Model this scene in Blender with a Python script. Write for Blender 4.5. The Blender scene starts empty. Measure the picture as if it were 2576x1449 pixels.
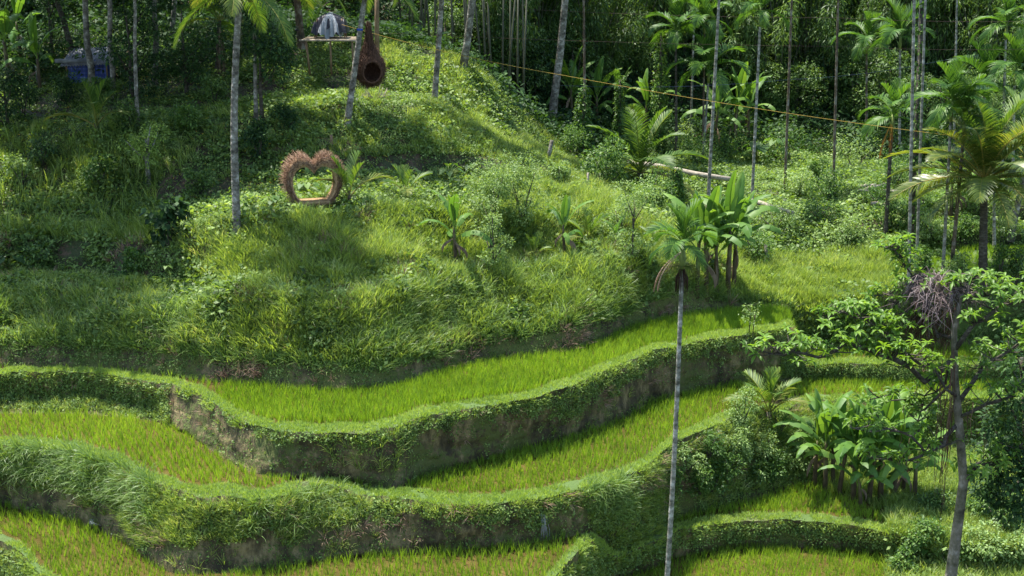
import bpy, math, random
import numpy as np
from mathutils import Vector, Matrix, noise as mnoise

random.seed(7)
RNG = np.random.default_rng(11)
PI = math.pi
rad = math.radians
SC = bpy.context.scene
COL = SC.collection

# ------------------------------------------------------------------ camera
CAMZ = 18.0
PITCH = rad(15.0)
FPX = 3420.0                       # focal length in units of a 2576 px wide picture
cam_d = bpy.data.cameras.new('camera')
cam = bpy.data.objects.new('camera', cam_d)
COL.objects.link(cam)
cam.location = (0, 0, CAMZ)
cam.rotation_euler = (PI / 2 - PITCH, 0, 0)
cam_d.sensor_width = 36
cam_d.lens = FPX / 2576 * 36
cam_d.clip_start = 0.1
cam_d.clip_end = 1000
SC.camera = cam

# ------------------------------------------------------------------ light
SUN_DIR = Vector((-0.26, 0.20, 0.945)).normalized()      # towards the sun
SUN_EL = math.asin(SUN_DIR.z)
SUN_AZ = math.atan2(SUN_DIR.x, SUN_DIR.y)
world = bpy.data.worlds.new('World')
SC.world = world
world.use_nodes = True
wn = world.node_tree
bg = wn.nodes['Background']
sky = wn.nodes.new('ShaderNodeTexSky')
sky.sky_type = 'NISHITA'
sky.sun_disc = False
sky.sun_elevation = SUN_EL
sky.sun_rotation = SUN_AZ
wn.links.new(sky.outputs[0], bg.inputs[0])
bg.inputs[1].default_value = 0.15
sun_d = bpy.data.lights.new('sun', 'SUN')
sun_d.energy = 5.0
sun_d.angle = rad(0.5)
sun_d.color = (1.0, 0.955, 0.87)
sun = bpy.data.objects.new('sun', sun_d)
COL.objects.link(sun)
sun.rotation_euler = SUN_DIR.to_track_quat('Z', 'Y').to_euler()
SC.view_settings.view_transform = 'Standard'
SC.view_settings.look = 'None'
SC.view_settings.exposure = 1.3
SC.view_settings.gamma = 1.0
SC.render.engine = 'CYCLES'
SC.cycles.max_bounces = 6
SC.cycles.diffuse_bounces = 3
SC.cycles.glossy_bounces = 2
SC.cycles.transmission_bounces = 3
SC.cycles.transparent_max_bounces = 4

# ------------------------------------------------------------------ view geometry helpers (world placement)
CP, SP = math.cos(PITCH), math.sin(PITCH)
def ray(u, v):
    xr = (u - 1288.0) / FPX
    yu = (724.5 - v) / FPX
    return xr, CP + yu * SP, -SP + yu * CP
def z_at(v, y):                     # height of a point at distance y seen in row v
    _, dy, dz = ray(0, v)
    return CAMZ + dz / dy * y
def y_at(v, z):
    _, dy, dz = ray(0, v)
    return (z - CAMZ) * dy / dz
def xof(u, y, z):
    return (u - 1288.0) / FPX * (y * CP - (z - CAMZ) * SP)
def P(u, v, y):                     # world point at distance y
    z = z_at(v, y)
    return Vector((xof(u, y, z), y, z))
def vof(y, z):
    d = y * CP - (z - CAMZ) * SP
    up = y * SP + (z - CAMZ) * CP
    return 724.5 - FPX * up / d
def uof(x, y, z):
    return 1288.0 + FPX * x / (y * CP - (z - CAMZ) * SP)

# ------------------------------------------------------------------ object helpers
def tag(o, label=None, cat=None, group=None, kind=None):
    if label: o['label'] = label
    if cat: o['category'] = cat
    if group: o['group'] = group
    if kind: o['kind'] = kind
    return o
def thing(name, label, cat, loc, group=None, rz=0.0):
    o = bpy.data.objects.new(name, None)
    o.empty_display_size = 0.3
    COL.objects.link(o)
    o.location = loc
    o.rotation_euler = (0, 0, rz)
    return tag(o, label, cat, group)
def link(name, me, parent=None, loc=(0, 0, 0), rot=(0, 0, 0), sc=1.0):
    o = bpy.data.objects.new(name, me)
    COL.objects.link(o)
    if parent is not None: o.parent = parent
    o.location = loc
    o.rotation_euler = rot
    o.scale = (sc, sc, sc) if isinstance(sc, (int, float)) else sc
    return o

class MB:
    """collects vertices, quads / triangles and a per-vertex tint"""
    def __init__(s): s.V = []; s.Q = []; s.T = []; s.n = 0; s.tint = []
    def add(s, V, Q=None, T=None, tint=0.5):
        V = np.asarray(V, dtype=np.float64).reshape(-1, 3)
        if Q is not None and len(Q): s.Q.append(np.asarray(Q, dtype=np.int64).reshape(-1, 4) + s.n)
        if T is not None and len(T): s.T.append(np.asarray(T, dtype=np.int64).reshape(-1, 3) + s.n)
        s.V.append(V)
        t = np.full(len(V), tint) if np.isscalar(tint) else np.asarray(tint, dtype=np.float64)
        s.tint.append(t)
        s.n += len(V)
        return s
    def arrays(s):
        V = np.concatenate(s.V) if s.V else np.zeros((0, 3))
        Q = np.concatenate(s.Q) if s.Q else np.zeros((0, 4), dtype=np.int64)
        T = np.concatenate(s.T) if s.T else np.zeros((0, 3), dtype=np.int64)
        t = np.concatenate(s.tint) if s.tint else np.zeros(0)
        return V, Q, T, t
    def mesh(s, name, mat, smooth=False):
        V, Q, T, t = s.arrays()
        me = bpy.data.meshes.new(name)
        me.vertices.add(len(V)); me.vertices.foreach_set('co', V.astype(np.float32).ravel())
        nl = len(Q) * 4 + len(T) * 3
        me.loops.add(nl)
        me.loops.foreach_set('vertex_index', np.concatenate([Q.ravel(), T.ravel()]).astype(np.int32))
        me.polygons.add(len(Q) + len(T))
        ls = np.concatenate([np.arange(len(Q)) * 4, len(Q) * 4 + np.arange(len(T)) * 3]).astype(np.int32)
        me.polygons.foreach_set('loop_start', ls)
        if smooth: me.polygons.foreach_set('use_smooth', np.ones(len(Q) + len(T), dtype=bool))
        a = me.attributes.new('tint', 'FLOAT', 'POINT'); a.data.foreach_set('value', t.astype(np.float32))
        me.materials.append(mat)
        me.update(calc_edges=True)
        return me
    def obj(s, name, mat, parent=None, smooth=False, **k):
        return link(name, s.mesh(name, mat, smooth), parent, **k)

def tube_arrays(pts, radii, sides=8, cap=True):
    pts = [Vector(p) for p in pts]
    n = len(pts)
    V = []; prev = None
    for i, p in enumerate(pts):
        t = (pts[min(i + 1, n - 1)] - pts[max(i - 1, 0)]).normalized()
        if prev is None:
            a = Vector((1, 0, 0)) if abs(t.x) < 0.9 else Vector((0, 1, 0))
            nrm = (a - t * a.dot(t)).normalized()
        else:
            nrm = (prev - t * prev.dot(t)).normalized()
        prev = nrm
        b = t.cross(nrm)
        r = radii[i] if hasattr(radii, '__len__') else radii
        for k in range(sides):
            c = 2 * PI * k / sides
            V.append(p + nrm * (math.cos(c) * r) + b * (math.sin(c) * r))
    Q = []
    for i in range(n - 1):
        for k in range(sides):
            k2 = (k + 1) % sides
            Q.append((i * sides + k, i * sides + k2, (i + 1) * sides + k2, (i + 1) * sides + k))
    T = []
    if cap:
        V.append(pts[0]); V.append(pts[-1])
        a, b2 = len(V) - 2, len(V) - 1
        for k in range(sides):
            k2 = (k + 1) % sides
            T.append((a, k2, k)); T.append((b2, (n - 1) * sides + k, (n - 1) * sides + k2))
    return np.array([tuple(v) for v in V]), np.array(Q), np.array(T) if T else None
def tube(mb, pts, radii, sides=8, tint=0.5):
    V, Q, T = tube_arrays(pts, radii, sides)
    mb.add(V, Q, T, tint); return mb
def box(mb, lo, hi, tint=0.5):
    x0, y0, z0 = lo; x1, y1, z1 = hi
    V = [(x0,y0,z0),(x1,y0,z0),(x1,y1,z0),(x0,y1,z0),(x0,y0,z1),(x1,y0,z1),(x1,y1,z1),(x0,y1,z1)]
    Q = [(0,3,2,1),(4,5,6,7),(0,1,5,4),(1,2,6,5),(2,3,7,6),(3,0,4,7)]
    mb.add(V, Q, None, tint); return mb

def norm(a): return a / np.maximum(np.linalg.norm(a, axis=-1, keepdims=True), 1e-9)
def unit_rand(n):
    v = RNG.normal(size=(n, 3)); return norm(v)

def inst(mb, proto, pos, up=None, scale=1.0, tint=None, yaw=None):
    """copies of a small prototype merged into one mesh (stuff and leaf masses)"""
    V, Q, T, t = proto
    n = len(pos)
    if n == 0: return
    up = np.tile([0, 0, 1.0], (n, 1)) if up is None else norm(up)
    yaw = RNG.uniform(0, 2 * PI, n) if yaw is None else yaw
    a = np.stack([np.cos(yaw), np.sin(yaw), np.zeros(n)], 1)
    x = norm(a - up * np.sum(a * up, 1, keepdims=True))
    y = np.cross(up, x)
    s = np.broadcast_to(np.asarray(scale, dtype=float), (n,))[:, None, None]
    L = V[None] * s
    W = L[..., 0:1] * x[:, None] + L[..., 1:2] * y[:, None] + L[..., 2:3] * up[:, None] + pos[:, None]
    m = len(V)
    off = (np.arange(n) * m)[:, None, None]
    tt = t[None] * 0.5 + (RNG.uniform(0, 1, n) if tint is None else tint)[:, None] * 0.5
    mb.add(W.reshape(-1, 3), (Q[None] + off).reshape(-1, 4) if len(Q) else None,
           (T[None] + off).reshape(-1, 3) if len(T) else None, tt.ravel())

# ------------------------------------------------------------------ materials
def newmat(name):
    m = bpy.data.materials.new(name); m.use_nodes = True
    nt = m.node_tree; nt.nodes.clear()
    return m, nt, nt.nodes, nt.links
def ramp(N, stops):
    r = N.new('ShaderNodeValToRGB')
    while len(r.color_ramp.elements) < len(stops): r.color_ramp.elements.new(0.5)
    for e, (p, c) in zip(r.color_ramp.elements, stops):
        e.position = p; e.color = (*c, 1)
    return r
def leafmat(name, stops, transl=0.42, rough=0.42, spec=0.4, noise=0.0, tcol=(1.42, 1.36, 0.48)):
    m, nt, N, L = newmat(name)
    out = N.new('ShaderNodeOutputMaterial')
    at = N.new('ShaderNodeAttribute'); at.attribute_name = 'tint'
    oi = N.new('ShaderNodeObjectInfo')
    ad = N.new('ShaderNodeMath'); ad.operation = 'MULTIPLY_ADD'
    ad.inputs[1].default_value = 0.3; L.new(oi.outputs['Random'], ad.inputs[0])
    sb = N.new('ShaderNodeMath'); sb.operation = 'ADD'; sb.inputs[1].default_value = -0.15
    L.new(at.outputs['Fac'], sb.inputs[0]); L.new(sb.outputs[0], ad.inputs[2])
    r = ramp(N, stops); fac = ad.outputs[0]
    if noise > 0:
        tc = N.new('ShaderNodeNewGeometry')
        no = N.new('ShaderNodeTexNoise'); no.inputs['Scale'].default_value = 0.35; no.inputs['Detail'].default_value = 4
        L.new(tc.outputs['Position'], no.inputs['Vector'])
        mm = N.new('ShaderNodeMath'); mm.operation = 'MULTIPLY_ADD'; mm.inputs[1].default_value = noise * 2
        L.new(no.outputs['Fac'], mm.inputs[0])
        s2 = N.new('ShaderNodeMath'); s2.operation = 'ADD'; s2.inputs[1].default_value = -noise
        L.new(fac, s2.inputs[0]); L.new(s2.outputs[0], mm.inputs[2]); fac = mm.outputs[0]
    L.new(fac, r.inputs[0])
    bs = N.new('ShaderNodeBsdfPrincipled')
    bs.inputs['Roughness'].default_value = rough
    bs.inputs['Specular IOR Level'].default_value = spec
    L.new(r.outputs[0], bs.inputs['Base Color'])
    tr = N.new('ShaderNodeBsdfTranslucent')
    mx = N.new('ShaderNodeMix'); mx.data_type = 'RGBA'; mx.blend_type = 'MULTIPLY'; mx.inputs[0].default_value = 1
    L.new(r.outputs[0], mx.inputs[6]); mx.inputs[7].default_value = (*tcol, 1)
    L.new(mx.outputs[2], tr.inputs[0])
    ms = N.new('ShaderNodeMixShader'); ms.inputs[0].default_value = transl
    L.new(bs.outputs[0], ms.inputs[1]); L.new(tr.outputs[0], ms.inputs[2]); L.new(ms.outputs[0], out.inputs[0])
    return m
def solid(name, stops, scale=6.0, rough=0.85, stretch=(1, 1, 1), bump=0.3, detail=6, spec=0.3, bscale=None, dist=0.03):
    """noise-mottled solid surface; stops = colour ramp over the noise"""
    m, nt, N, L = newmat(name)
    out = N.new('ShaderNodeOutputMaterial'); bs = N.new('ShaderNodeBsdfPrincipled')
    g = N.new('ShaderNodeTexCoord')
    mp = N.new('ShaderNodeMapping'); mp.inputs['Scale'].default_value = stretch
    L.new(g.outputs['Object'], mp.inputs[0])
    no = N.new('ShaderNodeTexNoise'); no.inputs['Scale'].default_value = scale; no.inputs['Detail'].default_value = detail
    no.inputs['Roughness'].default_value = 0.65
    L.new(mp.outputs[0], no.inputs['Vector'])
    r = ramp(N, stops); L.new(no.outputs['Fac'], r.inputs[0])
    L.new(r.outputs[0], bs.inputs['Base Color'])
    bs.inputs['Roughness'].default_value = rough
    bs.inputs['Specular IOR Level'].default_value = spec
    n2 = N.new('ShaderNodeTexNoise'); n2.inputs['Scale'].default_value = bscale or scale * 3; n2.inputs['Detail'].default_value = 5
    L.new(mp.outputs[0], n2.inputs['Vector'])
    bp = N.new('ShaderNodeBump'); bp.inputs['Strength'].default_value = bump; bp.inputs['Distance'].default_value = dist
    L.new(n2.outputs['Fac'], bp.inputs['Height']); L.new(bp.outputs[0], bs.inputs['Normal'])
    L.new(bs.outputs[0], out.inputs[0])
    return m

M = {}
M['rice'] = leafmat('rice_leaf', [(0.0, (0.10, 0.18, 0.018)), (0.5, (0.19, 0.32, 0.032)), (1.0, (0.30, 0.43, 0.06))], 0.5, 0.55, 0.2, 0.12)
M['turf'] = leafmat('turf_leaf', [(0.0, (0.14, 0.23, 0.045)), (0.5, (0.27, 0.385, 0.09)), (1.0, (0.39, 0.47, 0.15))], 0.4, 0.7, 0.15, 0.15)
M['grass'] = leafmat('grass_leaf', [(0.0, (0.05, 0.09, 0.015)), (0.3, (0.135, 0.215, 0.04)), (0.6, (0.26, 0.36, 0.085)), (0.85, (0.37, 0.45, 0.15)), (1.0, (0.50, 0.50, 0.29))], 0.45, 0.45, 0.35, 0.2)
M['longgrass'] = leafmat('long_grass_leaf', [(0.0, (0.07, 0.13, 0.03)), (0.5, (0.155, 0.26, 0.065)), (1.0, (0.31, 0.41, 0.16))], 0.4, 0.4, 0.4, 0.15)
M['cover'] = leafmat('ground_cover_leaf', [(0.0, (0.025, 0.06, 0.012)), (0.4, (0.105, 0.18, 0.04)), (0.75, (0.23, 0.34, 0.09)), (1.0, (0.38, 0.47, 0.18))], 0.42, 0.5, 0.3, 0.25)
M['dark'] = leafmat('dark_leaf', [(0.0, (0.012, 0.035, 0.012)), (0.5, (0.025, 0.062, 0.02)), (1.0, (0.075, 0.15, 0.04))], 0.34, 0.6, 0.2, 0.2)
M['bamboo'] = leafmat('bamboo_leaf', [(0.0, (0.03, 0.07, 0.018)), (0.5, (0.075, 0.15, 0.032)), (1.0, (0.18, 0.28, 0.07))], 0.38, 0.5, 0.35, 0.2)
M['shrub'] = leafmat('shrub_leaf', [(0.0, (0.03, 0.08, 0.015)), (0.5, (0.07, 0.15, 0.028)), (1.0, (0.16, 0.26, 0.055))], 0.4, 0.5, 0.3)
M['bigleaf'] = leafmat('broad_leaf', [(0.0, (0.07, 0.14, 0.022)), (0.5, (0.14, 0.26, 0.035)), (1.0, (0.26, 0.38, 0.06))], 0.48, 0.42, 0.3)
M['ferny'] = leafmat('feathery_leaf', [(0.0, (0.09, 0.16, 0.04)), (0.5, (0.18, 0.28, 0.08)), (1.0, (0.30, 0.41, 0.16))], 0.42, 0.5, 0.3)
M['frond'] = leafmat('palm_leaflet', [(0.0, (0.04, 0.09, 0.018)), (0.5, (0.09, 0.17, 0.03)), (0.85, (0.17, 0.24, 0.04)), (1.0, (0.26, 0.27, 0.06))], 0.4, 0.5, 0.3)
M['areca'] = leafmat('areca_leaflet', [(0.0, (0.03, 0.08, 0.015)), (0.5, (0.065, 0.15, 0.025)), (1.0, (0.14, 0.25, 0.035))], 0.4, 0.48, 0.3)
M['yfrond'] = leafmat('yellow_palm_leaflet', [(0.0, (0.07, 0.12, 0.02)), (0.5, (0.13, 0.18, 0.03)), (1.0, (0.28, 0.25, 0.07))], 0.4, 0.5, 0.3)
M['banana'] = leafmat('banana_leaf', [(0.0, (0.05, 0.12, 0.03)), (0.5, (0.09, 0.19, 0.035)), (1.0, (0.20, 0.32, 0.05))], 0.42, 0.5, 0.3)
M['dryleaf'] = leafmat('dry_leaf', [(0.0, (0.06, 0.042, 0.028)), (0.5, (0.14, 0.10, 0.065)), (1.0, (0.26, 0.20, 0.14))], 0.2, 0.8, 0.1, tcol=(1, .85, .7))
M['dryleaf2'] = leafmat('pale_dry_leaf', [(0.0, (0.18, 0.11, 0.075)), (0.5, (0.32, 0.21, 0.15)), (1.0, (0.45, 0.33, 0.25))], 0.2, 0.8, 0.1, tcol=(1, .85, .7))
M['orange'] = leafmat('orange_dead_leaf', [(0.0, (0.25, 0.09, 0.02)), (0.5, (0.42, 0.17, 0.03)), (1.0, (0.5, 0.28, 0.06))], 0.3, 0.7, 0.2, tcol=(1, .85, .5))
M['greytwig'] = leafmat('grey_dry_vine', [(0.0, (0.07, 0.05, 0.047)), (0.5, (0.16, 0.12, 0.115)), (1.0, (0.30, 0.24, 0.23))], 0.02, 0.8, 0.2, tcol=(1, 1, 1))
M['flower'] = solid('yellow_petal', [(0.3, (0.75, 0.45, 0.02)), (0.7, (0.85, 0.6, 0.05))], 5)
M['bark'] = solid('grey_palm_bark', [(0.36, (0.045, 0.042, 0.032)), (0.46, (0.13, 0.12, 0.095)), (0.55, (0.20, 0.19, 0.155)), (0.64, (0.40, 0.385, 0.33))], 4, 0.9, (1, 1, 1.2), 0.8, dist=0.05)
M['arecabark'] = solid('areca_bark', [(0.36, (0.06, 0.06, 0.042)), (0.46, (0.16, 0.155, 0.12)), (0.55, (0.25, 0.24, 0.20)), (0.64, (0.40, 0.39, 0.34))], 3.5, 0.85, (1, 1, 1.5), 0.6)
M['darkbark'] = solid('dark_bark', [(0.25, (0.02, 0.018, 0.013)), (0.5, (0.06, 0.052, 0.038)), (0.7, (0.14, 0.13, 0.10)), (0.85, (0.3, 0.3, 0.27))], 5, 0.95, (1, 1, 2.5), 0.8, dist=0.05)
M['mossbark'] = solid('mossy_mottled_bark', [(0.36, (0.035, 0.03, 0.02)), (0.46, (0.09, 0.085, 0.05)), (0.55, (0.16, 0.14, 0.10)), (0.66, (0.32, 0.29, 0.24))], 2.2, 0.9, (1, 1, 0.8), 0.9, dist=0.06)
M['goldfrond'] = leafmat('golden_palm_leaflet', [(0.0, (0.05, 0.09, 0.016)), (0.5, (0.12, 0.17, 0.028)), (0.85, (0.22, 0.24, 0.045)), (1.0, (0.38, 0.30, 0.08))], 0.42, 0.35, 0.5)
M['rustbark'] = solid('rusty_bark', [(0.38, (0.04, 0.035, 0.025)), (0.5, (0.10, 0.07, 0.042)), (0.62, (0.2, 0.19, 0.15))], 3, 0.9, (1, 1, .6), 0.5)
M['stem'] = solid('banana_stem', [(0.3, (0.025, 0.018, 0.01)), (0.5, (0.075, 0.055, 0.028)), (0.65, (0.12, 0.14, 0.045))], 5, 0.6, (1, 1, 0.4), 0.4)
M['palegreen'] = solid('green_stem', [(0.3, (0.10, 0.14, 0.03)), (0.7, (0.20, 0.24, 0.06))], 5, 0.5)
M['twig'] = leafmat('dry_twig', [(0.0, (0.09, 0.048, 0.028)), (0.5, (0.24, 0.14, 0.085)), (1.0, (0.44, 0.30, 0.21))], 0.05, 0.8, 0.2, tcol=(1, 1, 1))
M['darktwig'] = leafmat('dark_twig', [(0.0, (0.035, 0.018, 0.012)), (0.5, (0.09, 0.048, 0.03)), (1.0, (0.17, 0.10, 0.065))], 0.02, 0.8, 0.2, tcol=(1, 1, 1))
M['straw'] = solid('woven_straw', [(0.3, (0.20, 0.11, 0.05)), (0.5, (0.38, 0.24, 0.12)), (0.7, (0.5, 0.35, 0.19))], 14, 0.8, (1, 6, 1), 0.8, dist=0.04)
M['darkstraw'] = solid('dark_woven_shell', [(0.3, (0.04, 0.02, 0.012)), (0.5, (0.09, 0.045, 0.028)), (0.7, (0.15, 0.085, 0.05))], 12, 0.9, (3, 3, .6), 0.8, dist=0.04)
M['wood'] = solid('weathered_wood', [(0.3, (0.16, 0.12, 0.08)), (0.5, (0.27, 0.21, 0.14)), (0.7, (0.38, 0.31, 0.22))], 7, 0.85, (1, 1, 1), 0.4)
M['log'] = solid('pale_log_bark', [(0.3, (0.14, 0.12, 0.09)), (0.5, (0.30, 0.26, 0.20)), (0.7, (0.45, 0.40, 0.32))], 4, 0.9, (1, 3, 3), 0.5)
M['brownpole'] = solid('brown_pole', [(0.3, (0.10, 0.065, 0.035)), (0.5, (0.19, 0.13, 0.075)), (0.7, (0.28, 0.20, 0.12))], 5, 0.8, (1, 1, .4), 0.4)
M['culm'] = solid('bamboo_culm', [(0.3, (0.025, 0.03, 0.015)), (0.5, (0.05, 0.055, 0.03)), (0.7, (0.10, 0.10, 0.07))], 3, 0.5, (1, 1, .5), 0.3)
M['yrope'] = solid('yellow_rope', [(0.3, (0.26, 0.17, 0.02)), (0.7, (0.36, 0.25, 0.04))], 20, 0.7)
M['brope'] = solid('brown_wire', [(0.3, (0.05, 0.03, 0.025)), (0.7, (0.09, 0.05, 0.04))], 20, 0.7)
M['blrope'] = solid('blue_rope', [(0.3, (0.01, 0.02, 0.05)), (0.7, (0.02, 0.04, 0.09))], 20, 0.7)
M['whitesheet'] = solid('pale_plastic_sheet', [(0.3, (0.19, 0.21, 0.24)), (0.7, (0.30, 0.33, 0.36))], 3, 0.45, (1, 1, 1), 0.4, bscale=5, dist=0.1)
M['blacksheet'] = solid('black_plastic_sheet', [(0.3, (0.012, 0.013, 0.02)), (0.7, (0.03, 0.032, 0.045))], 3, 0.4, (1, 1, 1), 0.4, bscale=5, dist=0.1)
M['blueband'] = solid('blue_band', [(0.3, (0.02, 0.05, 0.3)), (0.7, (0.03, 0.08, 0.4))], 5, 0.6)

def mat_corrugated():
    m, nt, N, L = newmat('grey_corrugated_sheet')
    out = N.new('ShaderNodeOutputMaterial'); bs = N.new('ShaderNodeBsdfPrincipled')
    tc = N.new('ShaderNodeTexCoord'); no = N.new('ShaderNodeTexNoise'); no.inputs['Scale'].default_value = 3; no.inputs['Detail'].default_value = 6
    L.new(tc.outputs['Object'], no.inputs['Vector'])
    r = ramp(N, [(0.3, (0.08, 0.085, 0.09)), (0.55, (0.17, 0.18, 0.19)), (0.8, (0.25, 0.25, 0.25))])
    L.new(no.outputs['Fac'], r.inputs[0]); L.new(r.outputs[0], bs.inputs['Base Color'])
    bs.inputs['Roughness'].default_value = 0.6
    L.new(bs.outputs[0], out.inputs[0]); return m
def mat_plaid():
    m, nt, N, L = newmat('blue_plaid_tarpaulin')
    out = N.new('ShaderNodeOutputMaterial'); bs = N.new('ShaderNodeBsdfPrincipled')
    tc = N.new('ShaderNodeTexCoord'); sx = N.new('ShaderNodeSeparateXYZ'); L.new(tc.outputs['Object'], sx.inputs[0])
    outs = []
    for ax in ('X', 'Z'):
        mu = N.new('ShaderNodeMath'); mu.operation = 'MULTIPLY'; mu.inputs[1].default_value = 5.0
        L.new(sx.outputs[ax], mu.inputs[0])
        fr = N.new('ShaderNodeMath'); fr.operation = 'FRACT'; L.new(mu.outputs[0], fr.inputs[0])
        lt = N.new('ShaderNodeMath'); lt.operation = 'LESS_THAN'; lt.inputs[1].default_value = 0.3; L.new(fr.outputs[0], lt.inputs[0])
        outs.append(lt)
    ad = N.new('ShaderNodeMath'); ad.operation = 'ADD'; L.new(outs[0].outputs[0], ad.inputs[0]); L.new(outs[1].outputs[0], ad.inputs[1])
    dv = N.new('ShaderNodeMath'); dv.operation = 'MULTIPLY'; dv.inputs[1].default_value = 0.5; L.new(ad.outputs[0], dv.inputs[0])
    r = ramp(N, [(0.0, (0.012, 0.035, 0.2)), (0.5, (0.02, 0.06, 0.28)), (1.0, (0.08, 0.13, 0.32))])
    L.new(dv.outputs[0], r.inputs[0]); L.new(r.outputs[0], bs.inputs['Base Color']); bs.inputs['Roughness'].default_value = 0.5
    L.new(bs.outputs[0], out.inputs[0]); return m
M['roof'] = mat_corrugated(); M['plaid'] = mat_plaid()

def mat_water():
    m, nt, N, L = newmat('muddy_paddy_water')
    out = N.new('ShaderNodeOutputMaterial'); bs = N.new('ShaderNodeBsdfPrincipled')
    g = N.new('ShaderNodeNewGeometry')
    no = N.new('ShaderNodeTexNoise'); no.inputs['Scale'].default_value = 1.2; no.inputs['Detail'].default_value = 6
    L.new(g.outputs['Position'], no.inputs['Vector'])
    r = ramp(N, [(0.3, (0.045, 0.034, 0.011)), (0.55, (0.08, 0.057, 0.018)), (0.75, (0.12, 0.082, 0.028))])
    L.new(no.outputs['Fac'], r.inputs[0]); L.new(r.outputs[0], bs.inputs['Base Color'])
    bs.inputs['Roughness'].default_value = 0.22
    n2 = N.new('ShaderNodeTexNoise'); n2.inputs['Scale'].default_value = 9; n2.inputs['Detail'].default_value = 4
    L.new(g.outputs['Position'], n2.inputs['Vector'])
    bp = N.new('ShaderNodeBump'); bp.inputs['Strength'].default_value = 0.5; bp.inputs['Distance'].default_value = 0.03
    L.new(n2.outputs['Fac'], bp.inputs['Height']); L.new(bp.outputs[0], bs.inputs['Normal'])
    L.new(bs.outputs[0], out.inputs[0]); return m
def mat_earth(name, dark, mid, light, moss, moss_amt, sc=0.6):
    m, nt, N, L = newmat(name)
    out = N.new('ShaderNodeOutputMaterial'); bs = N.new('ShaderNodeBsdfPrincipled')
    g = N.new('ShaderNodeNewGeometry')
    mp = N.new('ShaderNodeMapping'); mp.inputs['Scale'].default_value = (1, 1, 0.45); L.new(g.outputs['Position'], mp.inputs[0])
    no = N.new('ShaderNodeTexNoise'); no.inputs['Scale'].default_value = sc * 3.0; no.inputs['Detail'].default_value = 10; no.inputs['Roughness'].default_value = 0.72
    L.new(mp.outputs[0], no.inputs['Vector'])
    r = ramp(N, [(0.40, dark), (0.5, mid), (0.60, light)]); L.new(no.outputs['Fac'], r.inputs[0])
    n3 = N.new('ShaderNodeTexNoise'); n3.inputs['Scale'].default_value = 7; n3.inputs['Detail'].default_value = 8; n3.inputs['Roughness'].default_value = 0.7
    L.new(g.outputs['Position'], n3.inputs['Vector'])
    n4 = N.new('ShaderNodeTexNoise'); n4.inputs['Scale'].default_value = 0.7; n4.inputs['Detail'].default_value = 3
    L.new(g.outputs['Position'], n4.inputs['Vector'])
    ad = N.new('ShaderNodeMath'); ad.operation = 'ADD'; L.new(n3.outputs['Fac'], ad.inputs[0]); L.new(n4.outputs['Fac'], ad.inputs[1])
    mr = N.new('ShaderNodeMapRange'); mr.inputs[1].default_value = 1.12 - moss_amt * 0.3; mr.inputs[2].default_value = 1.22 - moss_amt * 0.3
    L.new(ad.outputs[0], mr.inputs[0])
    mx = N.new('ShaderNodeMix'); mx.data_type = 'RGBA'; L.new(mr.outputs[0], mx.inputs[0]); L.new(r.outputs[0], mx.inputs[6]); mx.inputs[7].default_value = (*moss, 1)
    L.new(mx.outputs[2], bs.inputs['Base Color']); bs.inputs['Roughness'].default_value = 0.75
    bs.inputs['Specular IOR Level'].default_value = 0.35
    n2 = N.new('ShaderNodeTexNoise'); n2.inputs['Scale'].default_value = 5; n2.inputs['Detail'].default_value = 10; n2.inputs['Roughness'].default_value = 0.7
    mp2 = N.new('ShaderNodeMapping'); mp2.inputs['Scale'].default_value = (1, 1, 0.6); L.new(g.outputs['Position'], mp2.inputs[0])
    L.new(mp2.outputs[0], n2.inputs['Vector'])
    bp = N.new('ShaderNodeBump'); bp.inputs['Strength'].default_value = 0.9; bp.inputs['Distance'].default_value = 0.12
    L.new(n2.outputs['Fac'], bp.inputs['Height']); L.new(bp.outputs[0], bs.inputs['Normal'])
    L.new(bs.outputs[0], out.inputs[0]); return m
M['water'] = mat_water()
M['earth'] = mat_earth('terrace_bank_earth', (0.032, 0.025, 0.010), (0.08, 0.063, 0.026), (0.20, 0.158, 0.07), (0.075, 0.09, 0.02), 0.35)
M['mossearth'] = mat_earth('mossy_bank_earth', (0.03, 0.023, 0.010), (0.075, 0.06, 0.025), (0.18, 0.14, 0.062), (0.09, 0.105, 0.022), 0.6)
M['soil'] = mat_earth('hill_soil', (0.025, 0.016, 0.009), (0.06, 0.04, 0.022), (0.11, 0.075, 0.042), (0.04, 0.055, 0.015), 0.6)
M['green'] = mat_earth('grassy_soil', (0.04, 0.045, 0.015), (0.07, 0.095, 0.025), (0.13, 0.15, 0.05), (0.07, 0.12, 0.025), 0.9)

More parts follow.
